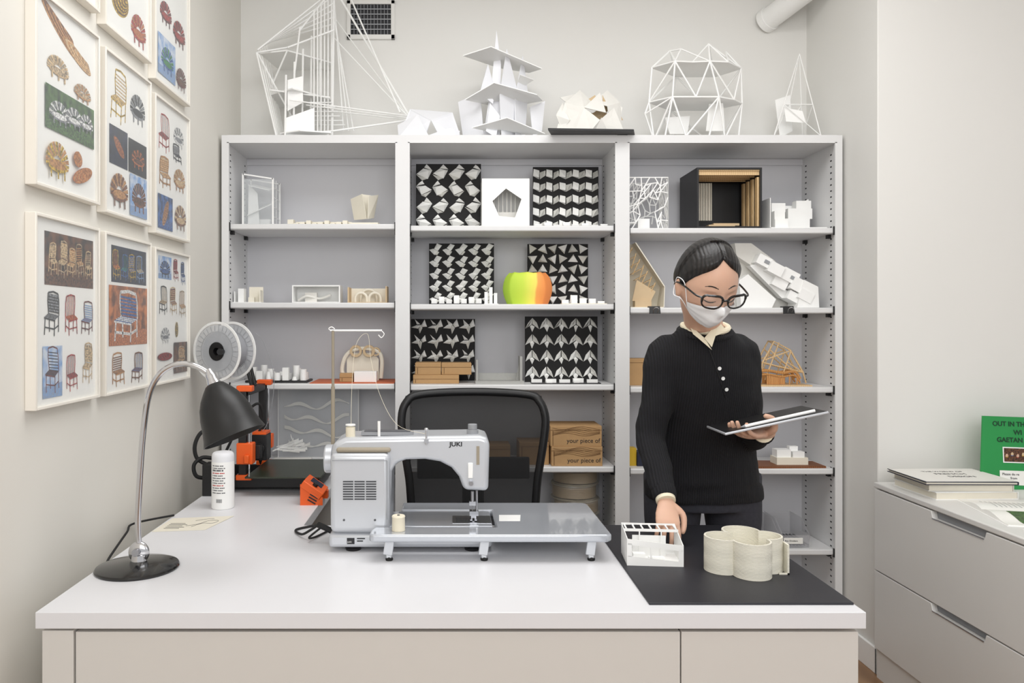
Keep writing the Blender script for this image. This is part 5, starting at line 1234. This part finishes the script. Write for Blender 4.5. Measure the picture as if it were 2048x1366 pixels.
def leg(mb,s_,k=1,end=.07):
    hx=.812+s_*.088
    P=cr([(hx,2.48,.86),(hx+s_*.01,2.475,.72),(hx+s_*.012,2.47,.48),(hx+s_*.012,2.50,.28),(hx+s_*.01,2.53,end)],5); n=len(P)
    rs=[.10,.088,.062,.055,.042]; R_=[]
    for i in range(n):
        f=i/(n-1)*4; kk=min(int(f),3); R_.append((rs[kk]+(rs[kk+1]-rs[kk])*(f-kk))*k)
    mb.tube(P,R_,20)
for s_ in(-1,1):
    leg(mb,s_,.85); hx=.812+s_*.098
    mb.tube([(hx,2.56,.045),(hx,2.50,.045),(hx,2.42,.035),(hx,2.35,.028)],[.032,.036,.034,.022],14)
mb.rings([((.812,2.475,.80),(.16,0,0),(0,.10,0)),((.812,2.475,.90),(.14,0,0),(0,.09,0))],24)
def hand(mb,w,d,n,s_,curl,spread=0,thumb=None,k=1.0):
    d=Vector(d).normalized(); n=Vector(n); n=(n-d*n.dot(d)).normalized(); s0=Vector(s_); s0=(s0-d*s0.dot(d)-n*s0.dot(n)).normalized()
    mb.rings([(w+d*t_*k,s0*a*k,n*b*k) for t_,a,b in((-.03,.023,.019),(0,.024,.018),(.02,.029,.017),(.05,.037,.015),(.078,.039,.0135),(.09,.036,.011),(.096,.026,.006))],20)
    for i,(o,L_) in enumerate(zip((.029,.0095,-.0095,-.028),(.072,.080,.074,.058))):
        p=w+(d*(.084-.004*abs(i-1))+s0*o)*k; a=rad(curl[0])*.6; P=[p-d*.015*k,p]; dd=(d+s0*spread*(1.5-i)).normalized()
        for sg,cc in zip((.45,.30,.25),curl):
            a+=rad(cc)*(1 if sg!=.45 else .4); v_=dd*math.cos(a)+n*math.sin(a); P.append(P[-1]+v_*L_*sg*k)
        mb.tube(cr(P,3),[ .0088*k*(1-.024*j) for j in range(3*4+1)],12); mb.ell(P[-1],.0063*k,.0063*k,.0063*k,12,8)
    if thumb is None: thumb=((.55,.8,.25),(.85,.45,.3),(.95,.1,.4))
    P=[w+(d*.012+s0*.014)*k]
    for (a,b,c_),L_ in zip(thumb,(.045,.032,.026)):
        v_=(d*a+s0*b+n*c_).normalized(); P.append(P[-1]+v_*L_*k)
    mb.tube(cr(P,4),[x*k for x in(.0135,.0135,.013,.0125,.0115,.011,.0105,.010,.0098,.0096,.0092,.0088,.008)],12); mb.ell(P[-1],.0078*k,.0078*k,.0078*k,12,8)
hand(mb,Lwr,(-.10,-.62,-.62),(0,.62,-.62),(1,0,0),(22,24,20),.10,((.6,.8,.2),(.9,.15,.3),(.95,-.2,.2)),.86)
hand(mb,Rwr+Vector((-.004,-.01,.002)),(-.80,-.55,.02),(0,0,1),(.5,-.85,0),(16,20,24),.08,((.35,.85,.45),(.45,.2,.9),(.7,-.3,.35)),.92)
body=fuse(mb,'body',.0030,3,.35)
body.materials.clear(); body.materials.append(_m['skin'])
link('body',body,Vector((0,0,0)),root)
def kid(me,name,mat):
    me.materials.clear(); me.materials.append(_m[mat]); return link(name,me,Vector((0,0,0)),root)
sb=MB(); torso(sb,1,.004)
for a,b,c_ in((Lsh,Lel,Lwr),(Rsh,Rel,Rwr)): arm(sb,a,b,c_,[.055,.058,.050,.044,.040,.029],.10)
sw=fuse(sb,'sweater',.006,8,.5)
nrm=[v_.normal.copy() for v_ in sw.vertices]
for v_,n_ in zip(sw.vertices,nrm):
    p_=v_.co; lowf=noise.noise(Vector((p_.x*9,p_.y*9,p_.z*14))); hi=noise.noise(Vector((p_.x*16+5,p_.y*16,p_.z*34)))
    el=max(math.exp(-((p_-Lel).length/.07)**2),math.exp(-((p_-Rel).length/.07)**2),math.exp(-((p_.z-.83)/.05)**2)*.7)
    v_.co=p_+n_*(lowf*.005+hi*.005*(.35+el))
swo=kid(sw,'sweater','sweater')
bvh=BVHTree.FromPolygons([v_.co.copy() for v_ in sw.vertices],[tuple(p.vertices) for p in sw.polygons])
def hit(px,py):
    o_=Vector((0,0,H)); d_=(q(px,py,1)-o_).normalized(); h=bvh.ray_cast(o_,d_); return h[0],h[1]
for a,b in((1439,737),(1446,757),(1453,779)):
    h,nn=hit(a,b)
    if h is not None:
        Rb=nn.to_track_quat('Z','Y').to_matrix(); MB().lathe([(.005,-.001),(.0056,.001),(.005,.0025),(.003,.002),(.0,.002)],h,Rb,n=18,cap=False).build('button','white',swo)
m=MB(); prev=None
for (a,b) in((1428,700),(1436,722),(1444,745),(1452,770),(1460,795)):
    h,nn=hit(a-9,b)
    if h is not None:
        if prev is not None: m.tube([prev,h+nn*.0005],.0016,6)
        prev=h+nn*.0005
if m.v: m.build('placket_seam','black',swo)
for b,c_ in((Lel,Lwr),(Rel,Rwr)):
    d_=(c_-b).normalized(); e=c_.lerp(b,.10); MB().tube([e-d_*.026,e-d_*.015,e+d_*.010,e+d_*.016],[.031,.0335,.0325,.029],20).build('cuff','sweater',swo)
    MB().tube([c_-d_*.012,c_+d_*.003],[.0275,.0265],20).build('shirt_cuff','collar',root)
def cf(pts,nm):
    MB().slab([q(a,b,Y_) for a,b,Y_ in pts],.002).build(nm,'collar',root)
cf([(1378,648,2.235),(1409,676,2.205),(1424,700,2.200),(1396,676,2.212),(1386,668,2.22)],'collar_flap')
cf([(1409,676,2.20),(1437,642,2.225),(1454,662,2.225),(1431,672,2.205),(1424,694,2.20)],'collar_flap')
nb=[]
for i in range(17):
    a=rad(-200+i*220/16.); nb.append((NB.x+.064*math.cos(a),NB.y-.004+.060*math.sin(a),NB.z+.008+.016*math.sin(a)))
MB().tube(nb,.009,10).build('shirt_collar','collar',root)
nb=[(NB.x+.074*math.cos(a),NB.y+.066*math.sin(a),NB.z-.008+.018*math.sin(a)) for a in [2*pi*i/28 for i in range(28)]]; MB().tube(nb,.009,10,closed=True).build('neckband','sweater',swo)
jb=MB()
for s_ in(-1,1): leg(jb,s_,1.0,end=.10)
jb.rings([((.812,2.475,.76),(.175,0,0),(0,.112,0)),((.812,2.472,.84),(.168,0,0),(0,.108,0)),((.808,2.46,.93),(.142,0,0),(0,.092,0))],28)
kid(fuse(jb,'jeans',.007,6,.5),'jeans','denim')
for s_ in(-1,1):
    hx=.812+s_*.098; sh=MB()
    sh.tube([(hx,2.60,.05),(hx,2.55,.052),(hx,2.50,.056),(hx,2.42,.045),(hx,2.35,.038),(hx,2.32,.034)],[.03,.044,.046,.044,.038,.02],16)
    for i,v_ in enumerate(sh.v): sh.v[i]=Vector((v_.x,v_.y,max(v_.z,.0)))
    sh.build('shoe','black',root)
# hair
TAB=[(0,56),(8,51),(20,43),(35,36),(50,29),(63,21),(74,12),(84,2),(92,-2),(102,0),(116,-20),(135,-36),(180,-42)]
def hl(az):
    a=abs(az)
    for (a0,e0),(a1,e1) in zip(TAB,TAB[1:]):
        if a<=a1: return e0+(e1-e0)*(a-a0)/(a1-a0)
    return -42
vs=[];fs=[];NU,NV=240,48
for j in range(NV+1):
    for i in range(NU+1):
        az=-180+360*i/NU; e0=hl(az); tt=j/NV; el=e0+(90-e0)*tt
        d_=hp(rad(az),rad(el))
        str_=noise.noise(Vector((d_.x*60,d_.y*12,(d_.z+abs(d_.x)*.6)*420)))*.00035
        off=.0095*min(1,tt*6)**.6+str_*min(1,tt*6)+.0008
        off-=.0030*math.exp(-(d_.x/.0035)**2)*(1 if abs(az)<90 else 0)*min(1,tt*8)
        if abs(az)>100: off+=.005*min(1,tt*4)
        vs.append(HM@hp(rad(az),rad(el),off))
for j in range(NV):
    for i in range(NU): a=j*(NU+1)+i; fs.append((a,a+1,a+NU+2,a+NU+1))
m=MB(); m.add(vs,fs); mm=MB(HM); mm.ell((0,.118,-.02),.042,.036,.042,28,18); m.add(mm.v,mm.f)
m.build('hair','hair',root,ang=80)
for s_ in(-1,1):
    P=[]
    for a in range(6): az=rad(s_*(11+a*5.4)); P.append(HM@hp(az,rad(14+2.4*math.sin(a*.6)),.0006))
    MB().tube(cr(P,3),[.0010]*3+[.0016]*9+[.0007]*4,6).build('eyebrow','hair',root)
    P=[HM@hp(rad(s_*(12+a*5.0)),rad(-3.5-2.2*math.sin(pi*a/5)),.0010) for a in range(6)]
    MB().tube(cr(P,3),[.0008]*3+[.0014]*10+[.0010]*3,6).build('eyelashes','hair',root)
# mask
vs=[];fs=[];NU,NV=44,28
def mp(u,v_,off):
    az=u*70; top=-9-9*abs(u)**1.2+1.5*math.exp(-(u/.12)**2); bot=-74+34*abs(u)**1.8
    el=top+(bot-top)*v_
    tent=.010*math.exp(-(u/.5)**2)*math.sin(pi*min(1,v_*1.05))
    return HM@hp(rad(az),rad(el),.0035+off+tent+.0009*math.sin(v_*26)*(1-abs(u)**2))
for L_ in(0,.0016):
    for j in range(NV+1):
        for i in range(NU+1): vs.append(mp(-1+2*i/NU,j/NV,L_))
K_=(NU+1)*(NV+1)
for j in range(NV):
    for i in range(NU):
        a=j*(NU+1)+i; fs.append((a,a+NU+1,a+NU+2,a+1)); fs.append((K_+a,K_+a+1,K_+a+NU+2,K_+a+NU+1))
m=MB(); m.add(vs,fs); mk_=m.build('face_mask','mask',root,ang=70)
for s_ in(-1,1):
    for vv,ez in((0,.018),(1,-.035)):
        MB().tube(cr([mp(s_,vv,0),HM@(Vector((s_*.079,-.02,ez*.9))),HM@Vector((s_*.086,.012,ez)),HM@Vector((s_*.082,.026,-.01))],5),.0012,6).build('ear_loop','mask',mk_)
# glasses
g=MB(HM); gl=MB(HM)
for s_ in(-1,1):
    P=[]
    for i in range(36):
        a=2*pi*i/36; cx_=abs(math.cos(a))**.75*(1 if math.cos(a)>0 else -1); cz_=abs(math.sin(a))**.75*(1 if math.sin(a)>0 else -1)
        px_=s_*.0345+.0265*cx_*(1+.05*cz_); P.append((px_,-.109+.35*max(0,abs(px_)-.03),.001+.0185*cz_+(.002 if cz_>0 and cx_*s_>.5 else 0)))
    rr=[.0034 if math.sin(2*pi*i/36)>0 else .0024 for i in range(36)]
    g.tube(P,rr,8,closed=True); gl.face(P)
    g.tube(cr([(s_*.062,-.098,.012),(s_*.073,-.085,.012),(s_*.080,-.03,.010),(s_*.083,.01,.004),(s_*.081,.03,-.012)],5),.0026,8)
g.tube(cr([(-.009,-.109,.004),(-.004,-.113,.008),(.004,-.113,.008),(.009,-.109,.004)],4),.003,8)
go=g.build('glasses','blackgloss',root); gl.build('lenses','glass',go)
# ---------------------------------------------------------------- tablet & stylus
tc_=Vector((X(1530,2.12),2.12,Z(840,2.12)))
Rt=Matrix.Rotation(rad(-12.5),3,'Y')@Matrix.Rotation(rad(-2.2),3,'X')@Rz(-3)
t=thing('tablet','dark tablet computer held flat in the person\'s hand','tablet',tc_)
MB().obox(tc_,(.275,.18,.0065),Rt).build('tablet_body','silver',t,bevel=.002)
MB().obox(tc_+Rt@Vector((0,0,.0036)),(.268,.173,.0008),Rt).build('screen','black',t)
a=tc_+Rt@Vector((-.080,-.080,.0085)); b_=tc_+Rt@Vector((.110,-.070,.0085)); dd=(b_-a).normalized()
t=thing('stylus','white stylus pen lying along the near edge of the tablet','stylus',a)
MB().tube([a,b_],.0044,16).build('barrel','white',t); MB().tube([a,a-dd*.008,a-dd*.012],[.0044,.002,.0005],12).build('tip','greyp',t)
# ---------------------------------------------------------------- light, world, camera
def area(loc,rot,sx,sy,e,col=(1,1,1)):
    l=bpy.data.lights.new('area_light','AREA'); l.shape='RECTANGLE'; l.size=sx; l.size_y=sy; l.energy=e; l.color=col
    o=bpy.data.objects.new('area_light',l); C.objects.link(o); o.location=loc; o.rotation_euler=rot; return o
area((.4,1.9,2.97),(0,0,0),2.0,1.2,33)
area((.2,-1.4,2.2),(rad(72),0,0),2.4,1.4,48)
area((2.6,.2,2.4),(rad(55),0,rad(50)),1.5,1.5,7)
w=bpy.data.worlds.new('world'); bpy.context.scene.world=w; w.use_nodes=True
w.node_tree.nodes['Background'].inputs[0].default_value=(1,1,1,1); w.node_tree.nodes['Background'].inputs[1].default_value=.62
cam=bpy.data.cameras.new('camera'); co=bpy.data.objects.new('camera',cam); C.objects.link(co)
co.location=(0,0,H); co.rotation_euler=(pi/2,0,0); cam.sensor_width=36; cam.lens=F*36/2048; cam.shift_x=(1024-CX)/2048; cam.shift_y=-(683-CY)/2048; cam.clip_start=.05
bpy.context.scene.camera=co
bpy.context.scene.view_settings.view_transform='Standard'
bpy.context.scene.view_settings.look='None'
